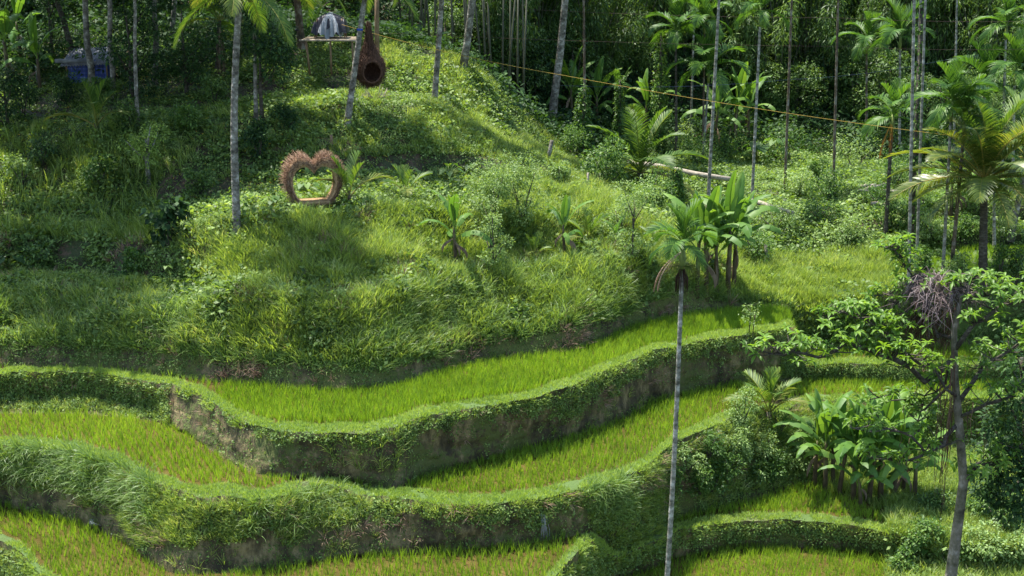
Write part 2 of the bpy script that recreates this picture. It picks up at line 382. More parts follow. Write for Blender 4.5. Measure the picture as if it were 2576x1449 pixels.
# ------------------------------------------------------------------ terrain: contour lines from near to far
def Z(*pts): return [(u, y_at(v, z), z) for u, v, z in pts]
def D(*pts): return [(u, y, z_at(v, y)) for u, v, y in pts]
U = np.arange(-420, 3001, 6.0)
def line(pts, smooth=14.0):
    pts = sorted(pts)
    u = [p[0] for p in pts]
    y = np.interp(U, u, [p[1] for p in pts]); z = np.interp(U, u, [p[2] for p in pts])
    k = np.exp(-0.5 * (np.arange(-9, 10) * 6.0 / smooth) ** 2); k /= k.sum()
    f = lambda a: np.convolve(np.pad(a, 9, mode='edge'), k, mode='valid')
    return f(y), f(z)
l0 = line([(-300, 20, -6), (2900, 20, -6)])
l1 = line([(-300, 32.5, -1.8), (1350, 32.5, -1.8), (1500, 35, -2.1), (1700, 36.5, -2.1), (2900, 37.5, -2.1)])
l2b = line([(-300, 35.3, -1.6), (0, 36.3, -1.6), (100, 34.2, -1.6), (200, 33, -1.6), (1350, 33, -1.8), (1400, 35.1, -2), (1490, 37.2, -2)] +
           Z((1550, 1462, -2.1), (1640, 1432, -2.05), (1700, 1402, -2.05), (1850, 1377, -2.05), (2000, 1377, -2.05), (2150, 1386, -2.05), (2250, 1400, -2.05), (2400, 1420, -2.05), (2900, 1430, -2.05)))
l2 = line(Z((-300, 1340, .45), (0, 1362, .45), (60, 1395, .45), (110, 1455, .45)) + [(200, 33.3, .4), (1330, 33.4, .35)] +
          Z((1400, 1450, .35), (1450, 1390, .35), (1490, 1347, .3), (1520, 1385, -.4), (1555, 1412, -.95), (1640, 1366, -.95), (1700, 1334, -1), (1850, 1314, -1), (2000, 1308, -1), (2150, 1322, -1), (2250, 1342, -1.05), (2400, 1375, -1.2), (2900, 1400, -1.3)))
l4 = line(Z((-300, 1235, .25), (0, 1270, .25), (130, 1300, .25), (250, 1335, .25), (330, 1375, .25), (390, 1430, .2), (450, 1445, .2), (600, 1440, .2), (750, 1418, .2), (900, 1398, .2), (1100, 1388, .2), (1300, 1372, .2), (1430, 1352, .2), (1490, 1336, .15), (1520, 1370, -.6), (1550, 1403, -1.1), (1640, 1358, -1.15), (1700, 1303, -1.15), (1760, 1290, -1.15), (1900, 1258, -1.15), (2000, 1225, -1.15), (2060, 1215, -1.15), (2150, 1180, -1.15), (2300, 1130, -1.15), (2450, 1120, -1.15), (2900, 1110, -1.15)))
l6 = line(Z((-300, 1115, 2.3), (0, 1125, 2.3), (150, 1128, 2.3), (300, 1172, 2.3), (400, 1215, 2.25), (500, 1245, 2.2), (640, 1256, 2.2), (760, 1232, 2.1), (840, 1222, 2.0), (960, 1252, 1.75), (1150, 1272, 1.6), (1300, 1265, 1.6), (1450, 1240, 1.6), (1560, 1205, 1.6), (1640, 1160, 1.6), (1700, 1110, 1.6), (1780, 1075, 1.6), (1850, 1048, 1.6), (1900, 1040, 1.3), (1960, 1040, .9), (2010, 1012, .9), (2330, 1003, .9), (2900, 1000, .9)))
l8 = line(Z((-300, 1035, 2.2), (0, 1040, 2.2), (200, 1040, 2.2), (400, 1060, 2.2), (470, 1090, 2.15), (540, 1140, 2.1), (600, 1175, 2.1), (650, 1195, 2.1), (760, 1203, 2.0), (850, 1203, 1.9), (900, 1212, 1.75), (960, 1235, 1.6), (1010, 1232, 1.5), (1060, 1200, 1.5), (1200, 1163, 1.5), (1400, 1112, 1.5), (1560, 1060, 1.5), (1640, 1010, 1.5), (1720, 992, 1.5), (1880, 958, 1.45), (1950, 960, 1.1), (2050, 957, .78), (2330, 963, .78), (2900, 955, .78)))
l10 = line(Z((-300, 948, 3.4), (0, 940, 3.4), (150, 935, 3.4), (300, 945, 3.4), (420, 965, 3.4), (500, 990, 3.4), (560, 1030, 3.4), (620, 1065, 3.4), (700, 1083, 3.4), (820, 1092, 3.4), (920, 1088, 3.4), (1000, 1070, 3.4), (1100, 1040, 3.4), (1250, 1015, 3.4), (1350, 1000, 3.4), (1450, 965, 3.4), (1560, 915, 3.4), (1640, 885, 3.4), (1740, 862, 3.4), (1850, 845, 3.4), (1960, 830, 3.4), (1992, 815, 3.3), (2012, 918, 1.6), (2150, 915, 1.5), (2330, 918, 1.5), (2900, 915, 1.5)), 9)
l12 = line(Z((-300, 915, 3.3), (0, 922, 3.3), (300, 930, 3.3), (560, 962, 3.3), (700, 975, 3.3), (850, 985, 3.3), (950, 980, 3.3), (1050, 958, 3.3), (1150, 925, 3.3), (1240, 905, 3.3), (1330, 898, 3.3), (1440, 888, 3.3), (1530, 855, 3.3), (1600, 822, 3.3), (1700, 797, 3.3), (1850, 778, 3.3), (1985, 772, 3.3), (2020, 880, 1.4), (2330, 872, 1.4), (2900, 870, 1.4)), 9)
def rel(base, pts, dy):
    vv = np.interp(U, [p[0] for p in pts], [p[1] for p in pts])
    d = np.interp(U, [p[0] for p in pts], [p[2] if len(p) > 2 else dy for p in pts])
    y = base[0] + d
    z = np.array([z_at(a, b) for a, b in zip(vv, y)])
    return y, z
l13 = rel(l12, [(-300, 850), (0, 858), (300, 862), (480, 872), (560, 888), (700, 903), (850, 912), (950, 912), (1050, 900), (1150, 870), (1240, 850), (1330, 838), (1440, 808), (1550, 780), (1640, 745), (1700, 722), (1740, 718), (1775, 735), (1810, 752), (1850, 766), (1985, 762), (2020, 855), (2330, 850), (2900, 845)], .45)
l14 = line(Z((-300, 750, 5.2), (0, 740, 5.2), (300, 760, 5.2), (480, 775, 5.4), (600, 750, 5.9), (850, 748, 6.0), (1000, 730, 6.0), (1120, 695, 5.9), (1250, 680, 5.8), (1400, 668, 5.7), (1550, 660, 5.65), (1650, 655, 5.5), (1710, 668, 5.2), (1760, 700, 4.3), (1800, 745, 3.6), (1850, 762, 3.45), (2000, 755, 3.3), (2060, 775, 3.1), (2200, 750, 3.5), (2300, 705, 4.2), (2900, 700, 4.2)))
l15 = line(Z((-300, 700, 5.4), (0, 690, 5.4), (300, 705, 5.4), (480, 715, 5.5), (600, 705, 6.1), (850, 715, 6.2), (1000, 680, 6.2), (1120, 655, 6.1), (1300, 628, 6.0), (1500, 612, 5.9), (1650, 615, 5.8), (1760, 650, 5.0), (1850, 700, 4.0), (2000, 700, 3.6), (2200, 680, 3.8), (2300, 627, 4.2), (2900, 620, 4.2)))
l16 = line(Z((-300, 600, 6.6), (0, 600, 6.6), (300, 610, 6.55), (430, 612, 6.6), (500, 570, 7.4), (560, 548, 7.8), (700, 540, 7.8), (860, 545, 7.8), (910, 530, 7.8), (1000, 520, 7.7), (1100, 525, 7.6), (1250, 560, 7.0), (1380, 560, 6.8), (1500, 540, 6.75), (1600, 540, 6.4), (1750, 590, 5.2), (1850, 640, 4.3), (2000, 645, 4.0), (2200, 630, 4.1), (2300, 592, 4.8), (2900, 585, 4.8)))
l17 = line(Z((-300, 560, 6.9), (0, 560, 6.93), (300, 570, 6.8), (500, 530, 7.4), (600, 490, 7.95), (700, 462, 8), (850, 440, 8), (1000, 430, 8), (1150, 432, 7.9), (1280, 440, 7.7), (1380, 445, 7.4), (1450, 455, 7.2), (1600, 480, 6.3), (1750, 530, 5.4), (1900, 560, 4.9), (2200, 580, 4.7), (2300, 562, 4.8), (2900, 555, 4.8)))
l18 = line(D((-300, 500, 53), (0, 500, 53), (300, 510, 53), (500, 480, 53.5), (600, 450, 54.2), (700, 425, 54.8), (850, 402, 56), (1000, 388, 56.8), (1200, 395, 57), (1350, 420, 58.5), (1450, 435, 61), (1600, 452, 64), (1750, 500, 64), (1900, 520, 64), (2200, 530, 61.8), (2300, 522, 61.2), (2900, 512, 61)))
l19 = line(D((-300, 340, 57), (0, 340, 57), (200, 325, 57), (400, 320, 57), (560, 310, 57.5), (700, 275, 58.5), (850, 262, 59.5), (950, 262, 60), (1100, 268, 60.5), (1180, 320, 61), (1280, 370, 62), (1380, 410, 63.5), (1500, 435, 66), (1700, 455, 68), (1900, 470, 68), (2200, 485, 65), (2300, 490, 63.8), (2900, 480, 64)))
l20 = line(D((-300, 320, 59), (0, 315, 59), (200, 300, 59.5), (400, 290, 60), (560, 270, 61), (700, 245, 62), (850, 230, 63), (950, 226, 64), (1100, 235, 64), (1200, 300, 64.5), (1300, 350, 66), (1400, 395, 68), (1500, 420, 70), (1700, 430, 72), (1900, 430, 73), (2200, 450, 69), (2300, 465, 67), (2900, 455, 67)))
l21 = line(D((-300, 200, 65), (0, 205, 65), (200, 210, 65), (400, 200, 66), (560, 170, 66), (700, 125, 67), (850, 118, 67.5), (950, 112, 68), (1050, 115, 68), (1150, 150, 68), (1230, 210, 68), (1300, 280, 69), (1370, 350, 70), (1450, 400, 72), (1550, 400, 76), (1700, 390, 79), (1900, 385, 80), (2100, 400, 80), (2300, 420, 74), (2576, 420, 72), (2900, 420, 72)))
l22 = line([(-300, 75, 13.5), (500, 75, 13.5), (900, 74, 12.3), (1100, 74, 10), (1300, 76, 7), (1500, 82, 6.3), (1900, 88, 6.3), (2300, 84, 7), (2900, 82, 8)])
l23 = line([(-300, 95, 24), (900, 97, 23), (1500, 103, 22), (2900, 103, 23)])
l24 = line([(-300, 140, 48), (2900, 150, 50)])
def wob(ln, a, s, seed):
    w1 = np.array([mnoise.noise(Vector((q / 6.0 * .09 * s, seed, 0))) + .6 * mnoise.noise(Vector((q / 6.0 * .27 * s, seed, 3))) for q in U])
    return ln[0] + a * w1 * np.where(U > 2000, .4, 1), ln[1] + a * .32 * np.roll(w1, 5)
l2 = wob(l2, .16, 1, 1.3); l6 = wob(l6, .20, 1, 7.7); l10 = wob(l10, .20, 1, 13.1); l14 = wob(l14, .5, .6, 21.0)
def bund(front, back, w, dz):
    w = w * (1 + .3 * np.array([mnoise.noise(Vector((q * .012, w * 9, 5))) for q in U]))
    y = np.minimum(front[0] + w, front[0] * .45 + back[0] * .55)
    y2 = np.minimum(front[0] + w + .16, front[0] * .35 + back[0] * .65)
    return (y, front[1].copy()), (y2, front[1] - dz)
b1a, b1b = bund(l2, l4, .55, .12)
b2a, b2b = bund(l6, l8, .72, .11)
b3a, b3b = bund(l10, l12, .72, .11)
# ledge inside wall 2 (a grassy step on the left)
f = np.clip((430 - U) / 60, 0, 1)
ly = l8[0] * .65 + l10[0] * .35; lz = l8[1] * .65 + l10[1] * .35
l9 = (ly * (1 - f) + (l8[0] + .9) * f, lz * (1 - f) + (l8[1] + .35) * f)
l9 = (np.minimum(l9[0], l10[0] + .3), l9[1])
#       line, rows to next, noise amplitude, material of the strip that starts here, name
LN = [
 (l0, 6, .1, 'green', 'ground'), (l1, 5, 0, 'water', 'paddy_water'), (l2b, 9, .07, 'earth', 'terrace_bank'), (l2, 3, .03, 'green', 'bund_path'),
 (b1a, 1, .03, 'green', 'bund_path'), (b1b, 10, 0, 'water', 'paddy_water'), (l4, 20, .14, 'earth', 'terrace_bank'), (l6, 3, .04, 'green', 'bund_path'),
 (b2a, 1, .03, 'green', 'bund_path'), (b2b, 10, 0, 'water', 'paddy_water'), (l8, 9, .13, 'earth', 'terrace_bank'), (l9, 13, .15, 'earth', 'terrace_bank'),
 (l10, 3, .04, 'green', 'bund_path'), (b3a, 1, .03, 'green', 'bund_path'), (b3b, 10, 0, 'water', 'paddy_water'), (l12, 12, .13, 'mossearth', 'terrace_bank'),
 (l13, 14, .34, 'green', 'hill_slope'), (l14, 6, .32, 'green', 'hill_slope'), (l15, 10, .26, 'soil', 'hill_slope'), (l16, 8, .22, 'green', 'hill_slope'),
 (l17, 5, .12, 'soil', 'hill_slope'), (l18, 12, .3, 'soil', 'hill_slope'), (l19, 6, .2, 'green', 'hill_slope'), (l20, 12, .2, 'soil', 'hill_slope'),
 (l21, 12, .3, 'soil', 'hill_slope'), (l22, 14, .8, 'soil', 'hillside'), (l23, 10, 1.2, 'soil', 'hillside'), (l24, 0, 1.2, None, None)]
rowsY, rowsZ, amps, starts = [], [], [], []
for k, (ln, n, amp, mt, nm) in enumerate(LN):
    starts.append(len(rowsY))
    if k == len(LN) - 1:
        rowsY.append(ln[0]); rowsZ.append(ln[1]); amps.append(amp); break
    nx = LN[k + 1]
    for i in range(n):
        t = i / n
        rowsY.append(ln[0] * (1 - t) + nx[0][0] * t); rowsZ.append(ln[1] * (1 - t) + nx[0][1] * t)
        mid = math.sin(PI * t)
        base = min(amp, .06) if k and LN[k - 1][3] in ('water', 'green') and mt != 'green' else amp
        amps.append(amp * (.35 + .65 * mid) if mt != 'water' else 0)
GY = np.array(rowsY); GZ = np.array(rowsZ); AM = np.array(amps)[:, None]
# no noise where a line borders water
for k, (ln, n, amp, mt, nm) in enumerate(LN):
    if mt == 'water':
        AM[starts[k]] = 0; AM[starts[k + 1]] = 0.0
GX = (U[None] - 1288.0) / FPX * (GY * CP - (GZ - CAMZ) * SP)
def fbm(x, y, z, s, seed=0):
    out = np.empty(x.shape)
    fx, fy, fz = (x * s + seed).ravel(), (y * s).ravel(), (z * s).ravel()
    o = out.ravel()
    for i in range(o.size):
        p = Vector((fx[i], fy[i], fz[i]))
        o[i] = mnoise.noise(p) + .5 * mnoise.noise(p * 2.1) + .25 * mnoise.noise(p * 4.3)
    return o.reshape(x.shape)
n1 = fbm(GX, GY, GZ, .35, 3.1); n2 = fbm(GX, GY, GZ, .42, 40.7)
n3 = fbm(GX, GY, GZ * 1.6, 1.7, 11.0)
WALL = (AM > .05) & (AM < .151)
GY = GY + n1 * AM * 1.3 + np.where(WALL, n3 * .085, 0)
GZ = GZ + n2 * AM * np.where(AM < .101, .3, 1.2)
GX = GX + n2 * AM * .6
R_ALL, C_ALL = GY.shape
def vproj(): return 724.5 - FPX * (GY * SP + (GZ - CAMZ) * CP) / (GY * CP - (GZ - CAMZ) * SP)
GV = vproj()
def strip_obj(k, k2, mat, name):
    r0, r1 = starts[k], starts[k2] + 1
    X, Y, Zz = GX[r0:r1], GY[r0:r1], GZ[r0:r1]
    R, Cn = X.shape
    V = np.stack([X, Y, Zz], -1).reshape(-1, 3)
    i = np.arange(R - 1)[:, None] * Cn + np.arange(Cn - 1)[None]
    Q = np.stack([i, i + 1, i + Cn + 1, i + Cn], -1).reshape(-1, 4)
    o = MB().add(V, Q).obj(name, mat, smooth=True)
    return tag(o, kind='structure')
k = 0
while k < len(LN) - 1:
    j = k + 1
    while j < len(LN) - 1 and LN[j][3] == LN[k][3] and LN[j][4] == LN[k][4]: j += 1
    strip_obj(k, j, M[LN[k][3]], LN[k][4]); k = j

def G(u, v, kmin=0):
    """ground point that the photograph shows at (u, v): nearest terrain crossing"""
    c = (u - U[0]) / 6.0; c0 = int(np.clip(math.floor(c), 0, C_ALL - 2)); fr = c - c0
    col = GV[:, c0] * (1 - fr) + GV[:, c0 + 1] * fr
    for r in range(starts[kmin], R_ALL - 1):
        a, b = col[r], col[r + 1]
        if a >= v >= b or (b >= v >= a and r > starts[kmin]):
            t = 0 if a == b else (a - v) / (a - b)
            g = lambda A: (A[r, c0] * (1 - fr) + A[r, c0 + 1] * fr) * (1 - t) + (A[r + 1, c0] * (1 - fr) + A[r + 1, c0 + 1] * fr) * t
            return Vector((g(GX), g(GY), g(GZ)))
    return P(u, v, 70)
def zground(x, y):
    """terrain height under a world point"""
    z = 5.0
    for _ in range(4):
        u = uof(x, y, z); c = int(np.clip((u - U[0]) / 6.0, 0, C_ALL - 1))
        z = float(np.interp(y, GY[:, c], GZ[:, c]))
    return z

def sample(k, k2, dens, mask=None, t0=0.0, t1=1.0):
    """random points on a strip of terrain, density per square metre -> pos, normal, u, t"""
    r0, r1 = starts[k], starts[k2]
    A = np.stack([GX, GY, GZ], -1)
    P00 = A[r0:r1, :-1]; P10 = A[r0 + 1:r1 + 1, :-1]; P01 = A[r0:r1, 1:]
    e1 = P10 - P00; e2 = P01 - P00
    nrm = np.cross(e2, e1); area = np.linalg.norm(nrm, axis=-1)
    uu = (U[:-1] + 3)[None].repeat(r1 - r0, 0)
    inside = (uu > -330) & (uu < 2960)
    tt = ((np.arange(r0, r1) + .5 - r0) / (r1 - r0))[:, None].repeat(C_ALL - 1, 1)
    w = area * inside * (tt >= t0) * (tt <= t1)
    if mask is not None: w = w * mask(uu, tt, P00)
    tot = w.sum() * dens
    if tot < 1: return np.zeros((0, 3)), np.zeros((0, 3)), np.zeros(0), np.zeros(0)
    n = int(tot)
    cells = RNG.choice(w.size, n, p=(w / w.sum()).ravel())
    a, b = RNG.uniform(size=(2, n, 1))
    p = P00.reshape(-1, 3)[cells] + a * e1.reshape(-1, 3)[cells] + b * e2.reshape(-1, 3)[cells]
    return p, norm(nrm.reshape(-1, 3)[cells]), uu.ravel()[cells], tt.ravel()[cells]
def vnoise(p, s, seed=0.0):
    o = np.empty(len(p))
    for i, q in enumerate(p): o[i] = mnoise.noise(Vector((q[0] * s + seed, q[1] * s, q[2] * s)))
    return o

# ------------------------------------------------------------------ vegetation prototypes (arrays)
HEART = None
def blades(nb, h, w, spread, lean, curve, segs=3, seed=0, hj=.35):
    rg = np.random.default_rng(seed)
    mb = MB()
    for _ in range(nb):
        az = rg.uniform(0, 2 * PI); hh = h * rg.uniform(1 - hj, 1 + hj * .4)
        d = np.array([math.cos(az), math.sin(az), 0]); b = d * spread * rg.uniform(0, 1)
        a2 = az + rg.uniform(-1.2, 1.2); dd = np.array([math.cos(a2), math.sin(a2), 0])
        side = np.array([-math.sin(az + rg.uniform(-1.5, 1.5)), math.cos(az), 0]); side /= np.linalg.norm(side)
        th = lean * rg.uniform(.2, 1.2); p = b.copy(); V = []
        for i in range(segs + 1):
            t = i / segs
            ww = w * (1 - t) ** .7 + .0008
            V += [p - side * ww / 2, p + side * ww / 2]
            th2 = min(th + curve * t * t * rg.uniform(.7, 1.3), 2.6)
            p = p + (dd * math.sin(th2) + np.array([0, 0, math.cos(th2)])) * hh / segs
        Q = [(2 * i, 2 * i + 1, 2 * i + 3, 2 * i + 2) for i in range(segs)]
        mb.add(V, Q, None, rg.uniform(0, 1))
    return mb.arrays()
def leafclump(n, r, h, size, aspect=.5, up=.6, seed=0):
    rg = np.random.default_rng(seed)
    c = np.stack([rg.normal(0, r * .5, n), rg.normal(0, r * .5, n), rg.uniform(0, h, n)], 1)
    d = norm(np.stack([rg.normal(size=n), rg.normal(size=n), rg.normal(0, .5, n) - .1], 1))
    nn = norm(np.stack([rg.normal(0, .55, n), rg.normal(0, .55, n), np.full(n, up)], 1))
    s = np.cross(nn, d); s = norm(s)
    L = size * rg.uniform(.6, 1.25, n)[:, None]
    V = np.stack([c - d * L * .5, c + s * L * aspect * .5 - d * L * .05, c + d * L * .5 - np.array([0, 0, .15]) * L, c - s * L * aspect * .5 - d * L * .05], 1)
    Q = np.arange(n)[:, None] * 4 + np.arange(4)[None]
    t = rg.uniform(0, 1, n).repeat(4)
    return V.reshape(-1, 3), Q, np.zeros((0, 3), dtype=np.int64), t
RICE = [blades(12, .32, .018, .05, .28, .5, 3, s) for s in range(5)]
TURF = [blades(8, .11, .018, .07, .5, .6, 2, 20 + s) for s in range(4)]
GRASS = [blades(9, .46, .021, .10, .42, 1.2, 3, 40 + s) for s in range(6)]
LONG = [blades(12, .85, .028, .12, .5, 1.9, 4, 60 + s) for s in range(5)]
REED = [blades(6, 1.05, .035, .08, .3, 1.1, 4, 80 + s) for s in range(4)]
COVER = [leafclump(14, .20, .16, .085, .7, .8, 100 + s) for s in range(5)]
COVERB = [leafclump(12, .30, .30, .15, .6, .7, 120 + s) for s in range(5)]
SPECK = [leafclump(5, .10, .03, .055, .8, .9, 140 + s) for s in range(4)]
BIGCOV = [leafclump(30, .55, .7, .2, .45, .6, 160 + s) for s in range(5)]
def scatter(mb, protos, p, n, a_up=.3, smin=.7, smax=1.25, tint=None, out=0.0, hn=0.0):
    if len(p) == 0: return
    if HEART is not None:
        far = (np.abs(p[:, 0] - HEART.x) > .95) | (p[:, 1] < HEART.y - 1.0) | (p[:, 1] > HEART.y + .5)
        p, n = p[far], n[far]; tint = tint if tint is None else tint[far]
    up = norm(n * a_up + np.array([0, 0, 1.0]) * (1 - a_up) + RNG.normal(0, .06, p.shape))
    which = RNG.integers(0, len(protos), len(p))
    sc = RNG.uniform(smin, smax, len(p)) * (1 if hn == 0 else 1 + hn * vnoise(p, 1.0, 33))
    for i, pr in enumerate(protos):
        m = which == i
        inst(mb, pr, p[m] + n[m] * out, up[m], sc[m], None if tint is None else tint[m])
def stuff(mb, name, mat, label, cat):
    return tag(mb.obj(name, mat), label, cat, kind='stuff')
# strip indices
K = dict(front=0, r0=1, w0=2, b1=3, p0=5, w1=6, b2=7, p1=9, w2=10, w2b=11, b3=12, p2=14, w3=15, s1=16, sh1=17, s2=18, sh2=19, so=20, s3=21, sh3=22, s4=23, s5=24, f1=25, f2=26, end=27)

HEART = G(792, 522)
# ---- rice
def paddy(kf, spacing, umin, umax, name, label, rot, drop=0.05, hs=(.75, 1.15), fade=None):
    mb = MB()
    r0, r1 = starts[kf], starts[kf + 1]
    z0 = GZ[r0:r1 + 1].mean(0)
    c, s = math.cos(rot), math.sin(rot)
    gx, gy = np.meshgrid(np.arange(-40, 45, spacing), np.arange(20, 70, spacing * .85))
    x = gx * c - (gy - 40) * s; y = gx * s + (gy - 40) * c + 40
    x = x + .25 * np.sin(y * .8) + RNG.normal(0, .02, x.shape); y = y + .35 * np.sin(x * .28) + RNG.normal(0, .02, x.shape)
    x = x.ravel(); y = y.ravel(); z = np.full(x.shape, float(z0.mean()))
    for _ in range(3):
        u = uof(x, y, z); z = np.interp(u, U, z0)
    yf = np.interp(u, U, GY[r0]); yb = np.interp(u, U, GY[r1])
    ok = (u > (umin if umin > 0 else -330)) & (u < (umax if umax < 2700 else 2940)) & (y > yf + .08) & (y < yb - .12) & (RNG.uniform(size=len(x)) > drop)
    if fade is not None: ok &= fade(u, y)
    x, y, z = x[ok], y[ok], z[ok]
    p = np.stack([x, y, z], 1)
    sc = RNG.uniform(*hs, len(p)) * (1 + .18 * vnoise(p, .35, 5))
    wh = RNG.integers(0, 5, len(p)); tt = np.clip(.5 + .5 * vnoise(p, .3, 9) + RNG.normal(0, .25, len(p)), 0, 1)
    for i in range(5):
        m = wh == i
        inst(mb, RICE[i], p[m], None, sc[m], tt[m])
    return stuff(mb, name, M['rice'], label, 'rice')
paddy(K['r0'], .18, 1400, 2230, 'rice', 'young rice in the lowest paddy at the bottom right corner', .7)
paddy(K['p0'], .225, -200, 1500, 'rice', 'sparse rice tufts in brown water along the bottom of the photo', .8, .07, (.8, 1.2))
paddy(K['p0'], .18, 1560, 2240, 'rice', 'rice in the paddy in front of the banana clump', .65, .05, fade=lambda u, y: ((vof(y, -1.15) > 1222 + .40 * np.maximum(0, u - 2040)) | ((u > 2290) & (vof(y, -1.15) < 1200))))
paddy(K['p1'], .19, -200, 870, 'rice', 'rice in the left middle paddy below the bare curved bank', .6, .05)
paddy(K['p1'], .185, 870, 1920, 'rice', 'rice in the middle paddy curving up to the right', .75, .04)
paddy(K['p1'], .19, 1960, 2800, 'rice', 'rice in the short terrace behind the banana clump', .05, .04)
paddy(K['p2'], .145, 560, 2005, 'rice', 'dense bright rice in the upper long curved paddy', .8, .02, (.8, 1.15))
paddy(K['p2'], .23, -200, 560, 'rice', 'thin row of rice under the dark mossy bank at left', -.1, .05)
paddy(K['p2'], .19, 2012, 2800, 'rice', 'rice on the terrace under the spreading broadleaf branches', .05, .04)
mb = MB()                              # far right paddies on the hill
for kk, k2, t0, t1 in ((17, 18, .15, .95), (19, 20, .1, .9), (21, 22, .3, .9)):
    p, n, u, t = sample(kk, k2, 26, lambda uu, tt, PP: (uu > 2240) * 1.0, t0, t1)
    scatter(mb, RICE, p, n, 0, .7, 1.05)
stuff(mb, 'rice', M['rice'], 'rice rows on the small far terraces at the right edge', 'rice')

# ---- turf on the bunds
mb = MB()
for kk in (3, 7, 12):
    p, n, u, t = sample(kk, kk + 2, 250, None); q = vnoise(p, 1.4, 6) > -.42; p, n = p[q], n[q]
    scatter(mb, TURF, p, n, .2, .35, 1.3, np.clip(.5 + .55 * vnoise(p, .9, 2) + .3 * vnoise(p, 3, 4), 0, 1))
    p, n, u, t = sample(kk - 1, kk, 150, None, .78, 1); q = vnoise(p, 1.1, 9) > -.15; p, n = p[q], n[q]
    scatter(mb, TURF, p, n, .5, .5, 1.7, np.clip(.4 + .5 * vnoise(p, 1.2, 2), 0, 1))
stuff(mb, 'turf', M['turf'], 'short mown turf along the tops of the paddy bunds', 'turf')

# ---- banks
def m_w1(uu, tt, PP):
    left = np.clip((900 - uu) / 200, 0, 1)
    spur = ((uu > 1480) & (uu < 1700)) | (uu > 1750)
    lim = .6 - .26 * left + .06 * np.sin(uu * .031)
    f_ = np.where(spur, 1.0, np.where(tt > lim + .10 * np.sin(uu * .013) + .08 * np.sin(uu * .05), 1.0, .05))
    return f_
def m_w2(uu, tt, PP):
    full = (uu < 430) | (uu > 1960)
    lim = .78 + .07 * np.sin(uu * .017) + .07 * np.sin(uu * .06) - .25 * np.clip((uu - 1000) / 60, 0, 1) * np.clip((1300 - uu) / 60, 0, 1) * 0
    lim = lim - .22 * ((uu > 1380) & (uu < 1620))
    bare = (uu > 440) & (uu < 640)
    return np.where(full, 1.0, np.where(tt > np.minimum(lim + .28 * bare, .93), 1.0, .03))
gr = MB(); cv = MB(); sp = MB(); lg = MB()
# wall 0 (bottom right)
p, n, u, t = sample(2, 3, 75, None, .3, .85); scatter(gr, GRASS, p, n, .5, .3, .65)
p, n, u, t = sample(2, 3, 55, None, .3, .88); scatter(cv, COVER, p, n, .6, .6, 1.1)
# wall 1
p, n, u, t = sample(6, 7, 130, lambda a, b, c: m_w1(a, b, c) * np.where(a < 900, 1.0, np.where(a < 1480, .4, .5)), .06, .9)
scatter(gr, GRASS, p, n, .45, .5, 1.05)
p, n, u, t = sample(6, 7, 120, lambda a, b, c: m_w1(a, b, c) * np.where(a < 900, .3, .6), .06, .93)
scatter(cv, COVER, p, n, .6, .5, 1.05, out=.02)
p, n, u, t = sample(6, 7, 45, lambda a, b, c: (b > .45) * ((a < 390) * 1.0 + ((a > 620) & (a < 900)) * .35 + ((a > 1470) & (a < 1570)) * .8), .3, 1)
scatter(lg, LONG, p, n, .5, .6, 1.0)
# wall 2
p, n, u, t = sample(10, 12, 60, m_w2, .05, .92); scatter(gr, GRASS, p, n, .45, .35, .7)
p, n, u, t = sample(10, 12, 85, m_w2, .04, .94); scatter(cv, COVER, p, n, .6, .45, .95, out=.02)
p, n, u, t = sample(10, 12, 14, lambda a, b, c: ((a > 820) & (a < 1010) & (b > .3) & (b < .95)) * 1.0); scatter(gr, GRASS, p, n, .4, .8, 1.2)
# specks of tiny leaves on the bare earth of all walls
for kk, k2, dn in ((2, 3, 40), (6, 7, 38), (10, 12, 40), (15, 16, 60)):
    p, n, u, t = sample(kk, k2, dn, None)
    q = vnoise(p, .8, 3) > -.18
    scatter(sp, SPECK, p[q], n[q], .85, .5, 1.1, out=.01)
# back wall under the mound
p, n, u, t = sample(15, 16, 90, lambda a, b, c: np.where(b > .72 + .1 * np.sin(a * .02), 1.0, .08 + .35 * (a < 480) * (b > .35)))
scatter(cv, COVER, p, n, .6, .5, 1.0)
p, n, u, t = sample(15, 16, 60, None, .78, 1); scatter(lg, GRASS, p, n, .6, .9, 1.5)
# the big grassy mound
def shade_l(a): return np.clip((560 - a) / 120, 0, 1)
p, n, u, t = sample(16, 17, 105, lambda a, b, c: (a < 1830) * (1 - .45 * shade_l(a))); scatter(gr, GRASS, p, n, .35, .6, 1.5, np.clip(.5 + .45 * vnoise(p, .5, 2) + RNG.normal(0, .22, len(p)), 0, 1), hn=.55)
p, n, u, t = sample(16, 17, 22, lambda a, b, c: (a < 1780) * 1.0); q = vnoise(p, .5, 8) > -.1; scatter(lg, LONG, p[q], n[q], .35, .7, 1.15)
p, n, u, t = sample(16, 19, 40, lambda a, b, c: (a < 1800) * 1.0); q = vnoise(p, .8, 44) > .22; scatter(cv, COVERB, p[q], n[q], .4, .8, 1.5, np.clip(RNG.normal(.25, .2, q.sum()), 0, 1))
p, n, u, t = sample(16, 17, 70, lambda a, b, c: (a < 1850) * (.25 + .75 * shade_l(a))); scatter(cv, COVER, p, n, .4, .7, 1.3)
p, n, u, t = sample(17, 18, 85, lambda a, b, c: (a < 2240) * 1.0); scatter(gr, GRASS, p, n, .2, .5, 1.1, np.clip(.5 + .45 * vnoise(p, .5, 2) + RNG.normal(0, .22, len(p)), 0, 1), hn=.55)
p, n, u, t = sample(17, 18, 50, lambda a, b, c: (a < 1000) * 1.0); scatter(cv, COVERB, p, n, .3, .6, 1.1)
